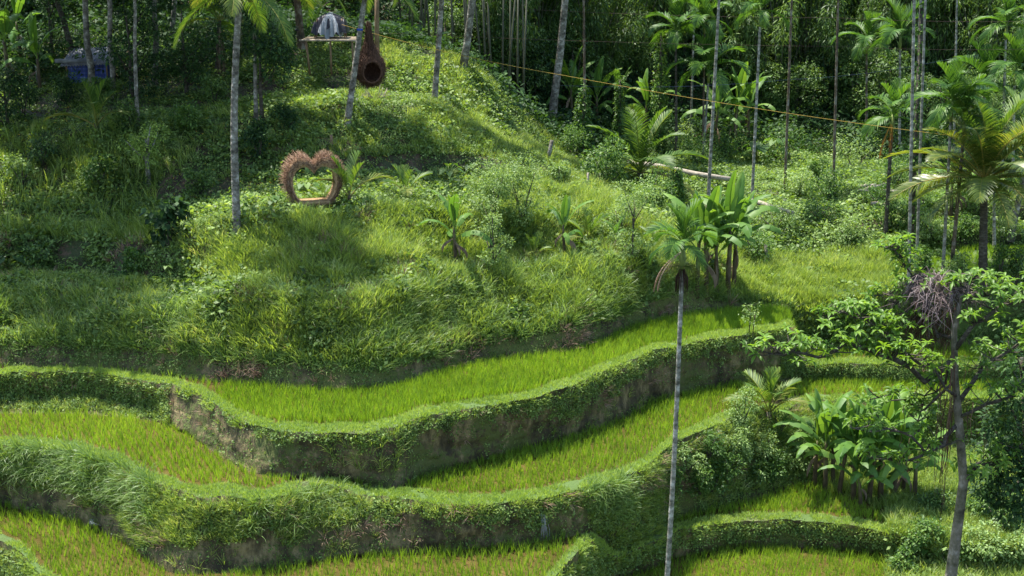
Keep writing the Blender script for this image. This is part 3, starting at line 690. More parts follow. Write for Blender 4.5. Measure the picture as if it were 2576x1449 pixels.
p, n, u, t = sample(18, 19, 80, lambda a, b, c: ((a < 2240)) * np.clip((a - 420) / 160, .03, 1)); scatter(gr, GRASS, p, n, .35, .6, 1.4, np.clip(.5 + .45 * vnoise(p, .5, 2) + RNG.normal(0, .22, len(p)), 0, 1), hn=.55)
p, n, u, t = sample(18, 19, 70, lambda a, b, c: (a <= 560) * 1.0); q = vnoise(p, .6, 2) > .16 - .45 * (t > .85) - .4 * (t < .12); scatter(cv, COVER, p[q], n[q], .5, .7, 1.2)
p, n, u, t = sample(18, 19, 60, lambda a, b, c: np.clip((a - 400) / 180, .0, 1)); scatter(cv, COVER, p, n, .4, .7, 1.2)
p, n, u, t = sample(19, 20, 75, lambda a, b, c: (a > 1250) * (a < 1560) * 1.0 + (a < 420) * .7); scatter(gr, GRASS, p, n, .2, .7, 1.4)
p, n, u, t = sample(16, 18, 130, lambda a, b, c: ((a > 1780) & (a < 2320)) * 1.0); scatter(gr, TURF, p, n, .2, 1.2, 3.0)
# overgrown ground right of the lower paddies
p, n, u, t = sample(0, 6, 60, lambda a, b, c: (a > 2225) * 1.0); scatter(gr, GRASS, p, n, .2, .7, 1.4)
p, n, u, t = sample(0, 6, 30, lambda a, b, c: (a > 2240) * 1.0); scatter(cv, COVERB, p, n, .2, .6, 1.1)
p, n, u, t = sample(5, 6, 75, lambda a, b, c: (vof(c[..., 1], -1.15) < 1222 + .40 * np.maximum(0, a - 2040)) * (a > 2040) * 1.0); scatter(gr, GRASS, p, n, .2, .6, 1.2)
p, n, u, t = sample(21, 25, 45, lambda a, b, c: ((a > 960) & (a < 1460)) * 1.0); q = vnoise(p, .5, 92) > -.1; scatter(gr, GRASS, p[q], n[q], .35, .6, 1.2, np.clip(RNG.normal(.62, .22, q.sum()), 0, 1))
p, n, u, t = sample(21, 23, 22, lambda a, b, c: (a <= 960) * 1.0); q = vnoise(p, .5, 95) > .05; scatter(gr, GRASS, p[q], n[q], .35, .6, 1.2)
# weeds and dead straw mixed through the mound and banks
p, n, u, t = sample(16, 20, 9, lambda a, b, c: (a < 1850) * 1.0); q = vnoise(p, .9, 71) > .0; scatter(cv, COVERB, p[q], n[q], .3, .7, 1.3, np.clip(RNG.normal(.75, .2, q.sum()), 0, 1))
ds = MB()
p, n, u, t = sample(15, 19, 14, lambda a, b, c: (a < 1850) * 1.0); q = vnoise(p, .7, 81) > .28; scatter(ds, GRASS, p[q], n[q], .7, .6, 1.2)
p, n, u, t = sample(6, 7, 14, None, .25, .95); q = vnoise(p, .7, 83) > .2; scatter(ds, GRASS, p[q], n[q], .8, .5, 1.0)
p, n, u, t = sample(10, 12, 9, None, .4, .95); q = vnoise(p, .8, 85) > .2; scatter(ds, GRASS, p[q], n[q], .8, .4, .8)
stuff(ds, 'dead_grass', M['dryleaf2'], 'dry straw-coloured grass lying in patches on the banks and the mound', 'dead grass')
# reeds on the left slope and ridge
rd = MB()
p, n, u, t = sample(19, 22, 9, lambda a, b, c: ((a < 400)) * 1.0); scatter(rd, REED, p, n, .3, .6, 1.0)
p, n, u, t = sample(21, 22, 5, lambda a, b, c: ((a > 1120) & (a < 1450)) * 1.0); scatter(rd, REED, p, n, .3, .5, .9)
p, n, u, t = sample(0, 1, 16, lambda a, b, c: (a > 2150) * 1.0, .85, 1); scatter(rd, REED, p, n, .3, .5, .9)
stuff(rd, 'tall_reed', M['grass'], 'tall arching reed grass on the hill slopes', 'reed grass')
stuff(gr, 'grass', M['grass'], 'bright green wild grass covering the mound and the terrace banks', 'grass')
stuff(lg, 'long_grass', M['longgrass'], 'long drooping grass hanging over the edges of the banks', 'grass')
stuff(sp, 'moss_leaf', M['cover'], 'tiny leaves and moss dotted over bare earth banks', 'moss')
# leafy cover of the hill
def m_hill(a, b, c): return np.ones_like(a)
for (kk, k2, dn) in ((19, 20, 65), (20, 21, 22), (21, 22, 75), (22, 23, 62), (23, 24, 66), (24, 25, 45)):
    p, n, u, t = sample(kk, k2, dn, m_hill)
    q = (vnoise(p, .6, 4) > -.2 + .2 * (u < 700)) | (RNG.uniform(size=len(p)) < .22)
    scatter(cv, COVER, p[q], n[q], .4, .7, 1.35)
p, n, u, t = sample(19, 24, 16, None); q = vnoise(p, .35, 14) > .0
scatter(cv, COVERB, p[q], n[q], .35, .8, 1.5)
p, n, u, t = sample(16, 20, 16, lambda a, b, c: (a > 1850) * 1.0); q = vnoise(p, .35, 15) > -.1
scatter(cv, COVERB, p[q], n[q], .35, .7, 1.4)
stuff(cv, 'ground_cover', M['cover'], 'low leafy ground cover and creepers on the hill slopes and bank faces', 'ground cover')
fl = MB()
p, n, u, t = sample(19, 24, 3.5, lambda a, b, c: (a < 1450) * 1.0)
inst(fl, leafclump(2, .05, .02, .028, 1, 1, 9), p + np.array([0, 0, .2]))
stuff(fl, 'yellow_flower', M['flower'], 'tiny yellow daisies sprinkled over the green slope', 'flowers')
# undergrowth of the forest behind
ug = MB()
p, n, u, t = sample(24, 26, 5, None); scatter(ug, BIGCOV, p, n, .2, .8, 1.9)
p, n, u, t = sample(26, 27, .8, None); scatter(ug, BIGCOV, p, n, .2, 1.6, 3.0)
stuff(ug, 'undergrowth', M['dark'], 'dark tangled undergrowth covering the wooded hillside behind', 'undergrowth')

# ------------------------------------------------------------------ palms
def frond_mesh(name, mat, L, e0, bend, leaf, w, npairs, fwd=.55, droop=.5, start=.12, seed=0, vshape=.35, rach=.035, ragged=.0):
    rg = np.random.default_rng(seed); mb = MB()
    n = 26; pts = []; ang = []; p = np.zeros(3)
    for i in range(n + 1):
        s = i / n; a = e0 - bend * s ** 1.4
        pts.append(p.copy()); ang.append(a)
        p = p + np.array([math.cos(a), 0, math.sin(a)]) * L / n
    V, Q, T = tube_arrays(pts[::2], [rach * (1 - .85 * i / (n // 2)) for i in range(n // 2 + 1)], 4, False)
    mb.add(V, Q, None, .95)
    pts = np.array(pts)
    for k in range(npairs):
        s = start + (1 - start) * (k + .5) / npairs
        f_ = s * n; i = min(int(f_), n - 1); q = pts[i] + (pts[i + 1] - pts[i]) * (f_ - i); a = ang[i]
        tan = np.array([math.cos(a), 0, math.sin(a)]); nup = np.array([-math.sin(a), 0, math.cos(a)])
        ll = leaf * (math.sin(PI * min(1, (s - start) / (1 - start) * .86 + .14)) ** .55) * rg.uniform(.85, 1.1)
        for sd in (-1, 1):
            if rg.uniform() < ragged: continue
            fw = fwd + .5 * s * s + rg.uniform(-.08, .08)
            d = tan * fw + np.array([0, sd, 0]) * (1 - .25 * fw) + nup * (vshape + rg.uniform(-.1, .1)); d /= np.linalg.norm(d)
            wv = norm((tan * .8 - nup * .35 * 1)[None])[0]
            q0 = q; VV = []; pp = q0.copy(); dd = d.copy()
            for j in range(4):
                t = j / 3; ww = w * (1 - .25 * t if j < 3 else .15) * (.6 if j == 0 else 1)
                VV += [pp - wv * ww / 2, pp + wv * ww / 2]
                dd = dd + np.array([0, 0, -droop * (.35 + t)]) * .55; dd /= np.linalg.norm(dd)
                pp = pp + dd * ll / 3
            mb.add(VV, [(0, 1, 3, 2), (2, 3, 5, 4), (4, 5, 7, 6)], None, rg.uniform(.1, .8) if ragged < .3 else rg.uniform(0, 1))
    return mb.mesh(name, mat)
def FR(kind):
    if kind == 'coco':
        return [frond_mesh('coconut_frond', M['frond'], 3.7, rad(80), rad(40), .82, .062, 54, seed=1, droop=.35),
                frond_mesh('coconut_frond', M['frond'], 3.8, rad(60), rad(62), .84, .062, 54, seed=2, droop=.38),
                frond_mesh('coconut_frond', M['frond'], 3.8, rad(38), rad(70), .84, .062, 54, seed=3, droop=.5),
                frond_mesh('coconut_frond', M['yfrond'], 3.7, rad(12), rad(62), .80, .062, 50, seed=4, droop=.8),
                frond_mesh('coconut_frond', M['frond'], 3.4, rad(-12), rad(60), .75, .06, 46, seed=5, droop=.9)]
    if kind == 'gold':
        G_ = M['goldfrond']
        return [frond_mesh('golden_frond', M['frond'], 3.7, rad(80), rad(40), .85, .065, 54, seed=6, droop=.3),
                frond_mesh('golden_frond', G_, 3.9, rad(60), rad(58), .88, .065, 54, seed=7, droop=.4),
                frond_mesh('golden_frond', G_, 3.9, rad(36), rad(60), .88, .065, 54, seed=8, droop=.5),
                frond_mesh('golden_frond', G_, 3.8, rad(14), rad(52), .84, .065, 50, seed=9, droop=.6),
                frond_mesh('golden_frond', G_, 3.4, rad(-5), rad(50), .8, .06, 46, seed=10, droop=.8)]
    if kind == 'areca':
        return [frond_mesh('areca_frond', M['areca'], 1.75, rad(82), rad(45), .62, .075, 22, seed=11, droop=.15, vshape=.6, fwd=.8, rach=.025),
                frond_mesh('areca_frond', M['areca'], 1.85, rad(58), rad(85), .66, .075, 22, seed=12, droop=.45, vshape=.5, fwd=.65, rach=.025),
                frond_mesh('areca_frond', M['areca'], 1.9, rad(35), rad(100), .68, .075, 22, seed=13, droop=.6, vshape=.4, fwd=.6, rach=.025),
                frond_mesh('areca_frond', M['areca'], 1.85, rad(5), rad(95), .66, .075, 22, seed=14, droop=.8, vshape=.3, fwd=.6, rach=.025)]
    if kind == 'young':
        return [frond_mesh('young_frond', M['frond'], 1.0, rad(80), rad(30), .30, .03, 20, seed=21, droop=.2, start=.3, fwd=.8, rach=.018),
                frond_mesh('young_frond', M['frond'], 1.0, rad(62), rad(55), .32, .03, 20, seed=22, droop=.35, start=.3, fwd=.7, rach=.018),
                frond_mesh('young_frond', M['yfrond'], 1.0, rad(45), rad(75), .32, .03, 20, seed=23, droop=.5, start=.3, fwd=.7, rach=.018)]
FRONDS = {k: FR(k) for k in ('coco', 'gold', 'areca', 'young')}
DEADFR = frond_mesh('dead_frond', M['dryleaf'], 2.0, rad(-75), rad(12), .55, .05, 20, seed=31, droop=1.5, fwd=1.1, vshape=.0, ragged=.15)
DEADFR2 = frond_mesh('dead_frond', M['dryleaf2'], 2.0, rad(-35), rad(55), .55, .06, 20, seed=33, droop=1.6, fwd=1.2, vshape=.0, ragged=.1)
ORANGEFR = frond_mesh('dead_frond', M['orange'], 1.7, rad(-62), rad(20), .5, .06, 16, seed=32, droop=1.5, fwd=1.1, vshape=.0, ragged=.15)
def ringed_trunk(mb, p0, p1, r0, r1, bendv=(0, 0, 0), sides=10, step=.22, flare=1.5):
    p0, p1 = Vector(p0), Vector(p1); L = (p1 - p0).length
    n = max(6, int(L / step)); pts = []; rr = []
    for i in range(n + 1):
        t = i / n
        q = p0.lerp(p1, t) + Vector(bendv) * math.sin(PI * t)
        for dz, k in ((0, 1.0), (.55, 1.0), (.8, 1.09)):
            if i == n and dz: break
            t2 = (i + dz) / n
            q2 = p0.lerp(p1, t2) + Vector(bendv) * math.sin(PI * t2)
            r = (r0 * (1 - t2) + r1 * t2) * k
            r *= 1 + (flare - 1) * math.exp(-t2 * L / .35)
            pts.append(q2); rr.append(r)
    tube(mb, pts, rr, sides)
def palm(name, label, kind, base, top, r, nf, fscale=1.0, bark='bark', group=None, dead=None, bend=(0, 0, 0), cat='palm tree', lowfrac=1.0, seed=0, shaft=True, nuts=0):
    rg = random.Random(seed * 7 + 3)
    base, top = Vector(base), Vector(top)
    t = thing(name, label, cat, base, group)
    mb = MB(); ringed_trunk(mb, Vector((0, 0, -.3)), top - base, r, r * .72, bend)
    mb.obj('trunk', M[bark], t, True)
    c = top - base
    if shaft and kind == 'areca':
        mb = MB(); tube(mb, [c - Vector((0, 0, .1)), c + Vector((0, 0, .2)), c + Vector((0, 0, .75))], [r * .8, r * 1.15, r * .45], 8)
        mb.obj('crownshaft', M['palegreen'], t, True); c = c + Vector((0, 0, .6))
    fr = FRONDS[kind]
    for i in range(nf):
        q = (i + .5) / nf * lowfrac
        m = fr[min(int(q * len(fr)), len(fr) - 1)]
        yaw = i * 2.399 + rg.uniform(-.25, .25) + seed
        link('frond', m, t, c + Vector((0, 0, .1 * (1 - q))), (rg.uniform(-.12, .12), rg.uniform(-.1, .1), yaw), fscale * rg.uniform(.88, 1.1))
    for (yaw, mesh, sc) in dead or []:
        link('dead_frond', mesh, t, c - Vector((0, 0, .15)), (0, 0, yaw), sc)
    for i in range(nuts):
        a = rg.uniform(0, 2 * PI); mb = MB()
        tube(mb, [Vector((0, 0, -.13)), Vector((0, 0, -.08)), Vector((0, 0, 0)), Vector((0, 0, .08)), Vector((0, 0, .12))], [.02, .08, .11, .08, .02], 8)
        mb.obj('coconut', M['palegreen'], t, True, loc=c + Vector((math.cos(a) * .32, math.sin(a) * .32, -.25 - rg.uniform(0, .2))))
    return t
def young(label, u, v, h, nf=7, group='young coconut palms on the slope', spread=1.0, seed=0, yellow=0, stem=.0):
    base = G(u, v)
    t = thing('young_palm', label, 'young palm', base, group)
    rg = random.Random(seed)
    mb = MB(); tube(mb, [Vector((0, 0, -.1)), Vector((0, 0, .12 * h + stem)), Vector((0, 0, .25 * h + stem))], [.05 * h ** .7, .045 * h ** .7, .02], 7)
    mb.obj('stem', M['stem'], t, True)
    for i in range(nf):
        q = min(2, int(3 * (i + .3) / nf))
        m = FRONDS['young'][q]
        link('frond', m, t, (0, 0, .1 * h + stem), (rg.uniform(-.1, .1), rg.uniform(-.15, .15) * spread, i * 2.399 + seed), h * rg.uniform(.85, 1.1))
    return t

def base_top(u0, v0, u1, v1, dy=0.0):
    b = G(u0, v0); return b, P(u1, v1, b.y + dy)

# tall palm in front of the heart
b, t_ = base_top(600, 572, 604, -32)
palm('coconut_palm', 'tall grey ringed coconut palm trunk standing left of the heart-shaped nest', 'coco', b, t_, .145, 17, 1.0, 'bark', 'tall coconut palms', nuts=5, bend=(-.16, 0, 0), seed=1,
     dead=[(2.2, DEADFR, 1.2)])
b, t_ = base_top(866, 312, 925, -60)
palm('coconut_palm', 'leaning coconut palm trunk with a blue band just left of the hanging nest', 'coco', b, t_, .14, 14, .95, 'bark', 'tall coconut palms', seed=2)
bb = b.lerp(t_, .66)
b, t_ = base_top(1094, 262, 1118, -90)
palm('coconut_palm', 'slightly leaning coconut palm trunk rising from the slope right of the hanging nest', 'coco', b, t_, .135, 14, .95, 'bark', 'tall coconut palms', seed=3)
b = G(760, 128); t_ = P(742, -60, b.y)
palm('coconut_palm', 'thick brown coconut palm trunk with a dark band beside the tarp-covered platform', 'coco', b, t_, .21, 15, 1.05, 'rustbark', 'tall coconut palms', seed=4)
b = G(545, 190); t_ = P(552, 52, b.y)
palm('coconut_palm', 'short coconut palm with a long brown dead frond hanging down its trunk at upper left', 'coco', b, t_, .12, 11, .75, 'darkbark', 'coconut palms', dead=[(-1.6, DEADFR, 1.25), (-1.2, DEADFR, 1.1)], seed=5)
b = G(1610, 462)
palm('coconut_palm', 'short coconut palm with upright green fronds beside the fallen log', 'coco', b, b + Vector((0, 0, .5)), .16, 15, .95, 'darkbark', 'coconut palms', seed=6, lowfrac=.8)
b = G(2472, 712)
palm('coconut_palm', 'coconut palm with a dark lichen-spotted trunk and wide golden fronds at the right edge', 'gold', b, P(2476, 455, b.y), .19, 36, 1.0, 'darkbark', 'coconut palms', seed=7, nuts=3)
b = G(2545, 590)
palm('coconut_palm', 'coconut palm half out of the frame behind the golden-fronded palm', 'coco', b, P(2585, 400, b.y), .15, 13, .9, 'bark', 'coconut palms', seed=9)

# areca palms: base (u, v), top (u, v), radius, fronds, scale, dead, label
ar = [
 (1780, 512, 1812, -55, .085, 9, .9, 'tall pale areca palm trunk just right of the large drooping areca crown', 'arecabark'),
 (1888, 528, 1912, 62, .075, 10, .85, 'areca palm with a mossy collar under its crown at the top right of centre', 'arecabark'),
 (1975, 482, 1994, -60, .07, 9, .85, 'slim brown-topped areca trunk standing among low bushes of the valley floor', 'rustbark'),
 (2094, 468, 2110, -60, .07, 9, .85, 'slim pale areca trunk with a rust-coloured top in front of the bamboo', 'rustbark'),
 (2178, 380, 2180, 130, .075, 11, 1.1, 'areca palm with a dark ball of roots below its crown deep in shade', 'rustbark'),
 (2262, 400, 2264, 120, .085, 11, 1.15, 'areca palm with glossy drooping fronds behind the fern-covered trunk', 'arecabark'),
 (2228, 592, 2243, 330, .10, 12, 1.0, 'short areca palm with an orange dead frond hanging under the crown', 'darkbark'),
 (2284, 724, 2301, -60, .075, 9, .85, 'leftmost of the three close pale areca trunks behind the broadleaf tree', 'arecabark'),
 (2292, 640, 2318, -40, .085, 9, .85, 'middle of the three close areca trunks, overgrown with ferns near the top', 'arecabark'),
 (2310, 660, 2330, -60, .065, 8, .85, 'rightmost and thinnest of the three close pale areca trunks', 'arecabark'),
 (2372, 692, 2392, 300, .075, 12, 1.0, 'areca palm with a pale trunk and bright arching fronds left of the golden coconut palm', 'arecabark'),
 (2392, 690, 2425, 330, .085, 11, 1.0, 'areca palm with a dark brown trunk next to the golden coconut palm', 'rustbark'),
 (2402, 400, 2408, -30, .07, 9, .85, 'thin pale areca trunk crossed by the blue rope near the top right corner', 'arecabark'),
 (2500, 632, 2500, 420, .075, 8, .8, 'short pale areca trunk behind the dark trunk of the golden palm', 'arecabark'),
 (2470, 420, 2476, 240, .08, 12, 1.25, 'areca palm with a full crown above the golden coconut palm', 'arecabark'),
 (2520, 425, 2530, 95, .08, 11, 1.1, 'areca palm with the highest crown in the top right corner', 'arecabark'),
 (2550, 440, 2552, 210, .08, 11, 1.15, 'areca palm crown touching the right edge of the photo', 'arecabark'),
 (1702, 400, 1700, 105, .085, 12, 1.15, 'areca palm with a dark trunk and glossy crown right of the vine-covered column', 'darkbark'),
 (1735, 345, 1746, 40, .07, 9, .9, 'areca palm with a thin pale-based trunk behind the drooping crown', 'arecabark'),
 (1766, 400, 1782, 205, .08, 13, 1.35, 'areca palm with a wide drooping bright crown in front of the bananas', 'arecabark'),
 (1765, 395, 1772, 80, .07, 10, 1.1, 'areca palm crown behind the tall pale trunk at the top of the photo', 'rustbark'),
 (1474, 402, 1468, -40, .075, 9, 1.0, 'thin dark areca trunk rising out of the leafy vine column', 'rustbark'),
]
for i, (u0, v0, u1, v1, r, nf, fs, lab, bark) in enumerate(ar):
    b = G(u0, v0); t_ = P(u1, v1, b.y)
    palm('areca_palm', lab, 'areca', b, t_, r, nf, fs, bark, 'areca palms across the valley', seed=20 + i,
         dead=[(PI + .5, ORANGEFR, 1.0), (-1.9, ORANGEFR, .8)] if i == 6 else None)
# foreground areca
b = P(1668, 1600, 36.0); t_ = P(1716, 672, 36.3)
fa = palm('areca_palm', 'slender speckled areca palm in front of the terraces with a brown dead frond hanging', 'areca', b, t_, .08, 12, .68, 'arecabark', None, seed=63, dead=[(PI - .2, DEADFR2, .72), (PI + .25, DEADFR2, .66)], bend=(.05, 0, 0))
fc = t_ - b
mb = MB()
for i in range(70):
    a = RNG.uniform(0, 2 * PI); q = Vector((math.cos(a) * .06, math.sin(a) * .06, .02)) + fc
    d = Vector((math.cos(a), math.sin(a), .1)); L_ = RNG.uniform(.3, .6)
    tube(mb, [q, q + d * L_ * .5 + Vector((0, 0, .02)), q + d * L_ * .75 - Vector((0, 0, L_ * .45))], [.01, .008, .004], 3, RNG.uniform(0, 1))
mb.obj('flower_stalk', M['yfrond'], fa)
mb = MB()
for i in range(60):
    a = RNG.uniform(0, 2 * PI); q = Vector((math.cos(a) * .07, math.sin(a) * .07, -.05)) + fc
    tube(mb, [q, q + Vector((math.cos(a) * .1, math.sin(a) * .1, -.25)), q + Vector((math.cos(a) * .1, math.sin(a) * .1, -RNG.uniform(.4, .75)))], [.012, .01, .004], 3, .2)
mb.obj('old_flower_stalk', M['darktwig'], fa)
# young coconut palms
for (u, v, h, nf, lab, sd, stem) in [
    (880, 522, 1.75, 7, 'young coconut palm with pale yellow-green fronds right beside the heart nest', 1, .2),
    (812, 505, .75, 6, 'small young palm seen through the opening of the heart nest', 2, 0),
    (1022, 500, 1.35, 7, 'young palm growing on the terrace between the heart nest and the banana plant', 3, 0),
    (245, 332, 2.1, 7, 'young coconut palm with spread fronds in front of the blue tarp shed', 4, 0),
    (1343, 655, .95, 7, 'knee-high young palm at the left foot of the second banana plant', 5, 0),
    (1478, 618, 1.35, 8, 'young palm with pale stiff fronds just behind the second banana plant', 6, 0),
    (1640, 610, .8, 6, 'young palm half hidden behind the thin leafy tree', 8, 0)]:
    young(lab, u, v, h, nf, seed=sd, stem=stem)
b = G(1930, 1062)
t = thing('young_palm', 'young coconut palm at the end of the middle terrace beside the bright shrub', 'young palm', b, 'young coconut palms on the slope')
mb = MB(); tube(mb, [Vector((0, 0, -.3)), Vector((0, 0, .4))], [.16, .1], 8); mb.obj('stem', M['darkbark'], t, True)
for i in range(11): link('frond', FRONDS['young'][min(2, i * 3 // 11)], t, (0, 0, .3), (0, RNG.uniform(-.3, .05), i * 2.4 + .5), 1.75 * RNG.uniform(.85, 1.1))

# ------------------------------------------------------------------ bananas
def banana_leaf(L, W, e0, bend, seed, pet=.3, torn=.15, fold=.25):
    rg = np.random.default_rng(seed); mb = MB()
    n = 18; p = np.zeros(3); pts = []; ang = []
    for i in range(n + 1):
        s = i / n; a = e0 - bend * s ** 1.7
        pts.append(p.copy()); ang.append(a); p = p + np.array([math.cos(a), 0, math.sin(a)]) * L / n
    V, Q, T = tube_arrays(pts, [.028 * (1 - .85 * i / n) for i in range(n + 1)], 5, False); mb.add(V, Q, None, 1.0)
    i0 = int(n * pet)
    for sd in (-1, 1):
        rows = []
        for i in range(i0, n + 1):
            s = (i - i0) / (n - i0); w = W * .5 * (math.sin(PI * min(1, s * .93 + .05)) ** .5) * (1 - .25 * s) * rg.uniform(.93, 1.05)
            nup = np.array([-math.sin(ang[i]), 0, math.cos(ang[i])])
            row = []
            for j, q in enumerate((0, .5, 1)):
                row.append(pts[i] + np.array([0, sd * w * q, 0]) + nup * (fold * w * q - .35 * w * q * q * 1.2 + rg.normal(0, .012) * (j > 0)) + nup * .02)
            rows.append(row)
        i = 0
        # strips between tears share no vertices, so the blade looks split
        while i < len(rows) - 1:
            m = 1 + int(rg.geometric(max(torn, .01)))
            j2 = min(len(rows) - 1, i + m); seg = rows[i:j2 + 1]; sag = rg.uniform(-.02, .10) * (torn > .1)
            V = []
            for r in seg:
                for j, q in enumerate(r): V.append(q - np.array([0, 0, sag * j / 2]))
            Q = [(a * 3 + b_, a * 3 + b_ + 1, (a + 1) * 3 + b_ + 1, (a + 1) * 3 + b_) for a in range(len(seg) - 1) for b_ in (0, 1)]
            mb.add(V, Q, None, rg.uniform(.3, .7)); i = j2
    return mb
BAN = [banana_leaf(2.0, .44, rad(86), rad(30), 1, .22, .10, .5).mesh('banana_leaf', M['banana'], True),
       banana_leaf(2.3, .48, rad(74), rad(70), 2, .25, .25, .3).mesh('banana_leaf', M['banana'], True),
       banana_leaf(2.3, .48, rad(58), rad(110), 3, .25, .4, .05).mesh('banana_leaf', M['banana'], True),
       banana_leaf(2.1, .44, rad(40), rad(130), 4, .25, .5, -.2).mesh('banana_leaf', M['banana'], True)]
BAN_DRY = banana_leaf(1.5, .22, rad(0), rad(110), 5, .2, .6, -.9).mesh('dry_banana_leaf', M['dryleaf'], True)
def banana(label, base, h, sc=1.0, nl=8, seed=0, group='banana plants', dry=1, lean=0.0, upright=0):
    rg = random.Random(seed)
    t = thing('banana_plant', label, 'banana plant', base, group)
    hs = h * .47; mb = MB()
    tx, ty = rg.uniform(-.12, .12) + lean, rg.uniform(-.1, .1)
    tube(mb, [Vector((0, 0, -.2)), Vector((tx * .2, ty * .2, hs * .3)), Vector((tx * .6, ty * .6, hs * .7)), Vector((tx, ty, hs)), Vector((tx, ty, hs + .25))], [.10 * sc, .09 * sc, .075 * sc, .06 * sc, .03], 9)
    mb.obj('pseudostem', M['stem'], t, True)
    for i in range(nl):
        q = (i + .4) / nl; k = min(3, int(q * 4)); 
        if upright: k = min(k, 2)
        link('leaf', BAN[k], t, (tx * (1 - .4 * q), ty * (1 - .4 * q), hs + .15 - .75 * sc * q ** 2), (rg.uniform(-.2, .2), rg.uniform(-.12, .12), i * 2.399 + seed * 1.3 + rg.uniform(-.3, .3)), sc * rg.uniform(.8, 1.1))
    for i in range(dry):
        link('dry_leaf', BAN_DRY, t, (tx * .8, ty * .8, hs * rg.uniform(.6, .95)), (0, rg.uniform(.1, .5), rg.uniform(0, 6.28)), sc * rg.uniform(.5, .8))
    return t
banana('banana plant with a shaggy brown stem standing left of the feathery shrub', G(1150, 668), 2.6, .85, 8, 3, dry=3)
banana('banana plant with a broken-looking trunk between the feathery shrub and the thin tree', G(1420, 648), 2.2, .72, 7, 4, dry=3)
banana('small pale banana sapling beside the thin leafy tree', G(1545, 630), .9, .42, 5, 5, dry=0)
for i, (u, v, h, s, lab) in enumerate([(1752, 738, 3.6, .85, 'leftmost banana stem of the cluster behind the foreground areca crown'), (1775, 745, 3.9, .92, 'banana plant with a dark trunk and bright hanging leaves in the upper cluster'),
        (1800, 742, 3.3, .8, 'banana plant in the middle of the upper cluster with folded leaves'), (1822, 742, 4.4, .95, 'tallest banana plant of the upper cluster with erect bright leaves'),
        (1838, 732, 3.8, .85, 'rightmost banana plant of the upper cluster with a long leaf stretched right'), (1790, 728, 3.0, .7, 'small banana plant at the back of the upper cluster')]):
    banana(lab, G(u, v), h * 1.2, s * 1.25, 8, 30 + i, 'banana cluster beside the upper paddy', dry=1, upright=1)
for i, (u, v, h, s, lab) in enumerate([(2048, 1228, 3.0, .8, 'slim banana plant with yellow-green upright leaves at the left end of the lower clump'), (2075, 1240, 3.4, .85, 'banana plant with a tall split leaf reaching up left in the lower clump'),
        (2110, 1250, 3.1, .85, 'banana plant with a broad hanging leaf in front of the lower clump'), (2145, 1262, 3.5, .95, 'central banana plant of the lower clump'),
        (2185, 1262, 3.2, .9, 'banana plant behind the brown dry leaves of the lower clump'), (2215, 1260, 3.7, 1.0, 'banana plant with the broadest erect leaf in the lower clump'),
        (2245, 1258, 3.2, .9, 'banana plant with long leaves drooping to the right in the lower clump'), (2165, 1275, 1.8, .7, 'low banana sucker at the front of the lower clump'),
        (2270, 1250, 2.2, .75, 'rightmost low banana plant of the lower clump'), (2095, 1225, 2.8, .8, 'banana plant at the back left of the lower clump'), (2300, 1262, 2.8, .8, 'banana plant at the far right end of the lower clump beside the broadleaf branches')]):
    banana(lab, G(u, v), h * 1.1, s * 1.12, 9, 50 + i, 'banana clump on the lower terrace', dry=1, upright=i % 2)
for i, (u, v, h, s, lab) in enumerate([(1438, 260, 4.2, 1.25, 'dark banana plant behind the thick leaning grey trunk'), (1500, 300, 3.8, 1.15, 'banana plant behind the vine-covered column in shade'),
        (1560, 330, 4.0, 1.0, 'banana plant with one bright leaf beside the second vine column'), (1625, 330, 4.8, 1.1, 'banana plant standing behind the green vine column'),
        (1850, 330, 5.6, 1.35, 'large banana plant with pale torn leaves hanging in the shade'), (1885, 350, 4.6, 1.2, 'banana plant with a bright upright leaf at the forest edge'),
        (1800, 350, 5.2, 1.2, 'banana plant with grey-green leaves between the areca trunks'), (2390, 560, 3.2, 1.0, 'banana plant half hidden behind the three areca trunks')]):
    b = G(u, v)
    if i < 7: b = Vector((xof(u, 79 + i % 3, 6.5), 79 + i % 3, 6.2)); b.z = zground(b.x, b.y)
    banana(lab, b, h, s, 9, 80 + i, 'banana plants along the forest edge', dry=2)
for i, (u, v, h, s, lab) in enumerate([(30, 225, 4.6, 1.25, 'banana plant with tall bright leaves in the top left corner'), (105, 230, 3.4, .95, 'banana plant with spreading leaves beside the cut tree stump'), (50, 150, 3.4, 1.0, 'dim banana plant behind the one in the top left corner')]):
    banana(lab, G(u, v), h, s, 8, 100 + i, 'banana plants in the top left shade', dry=1)

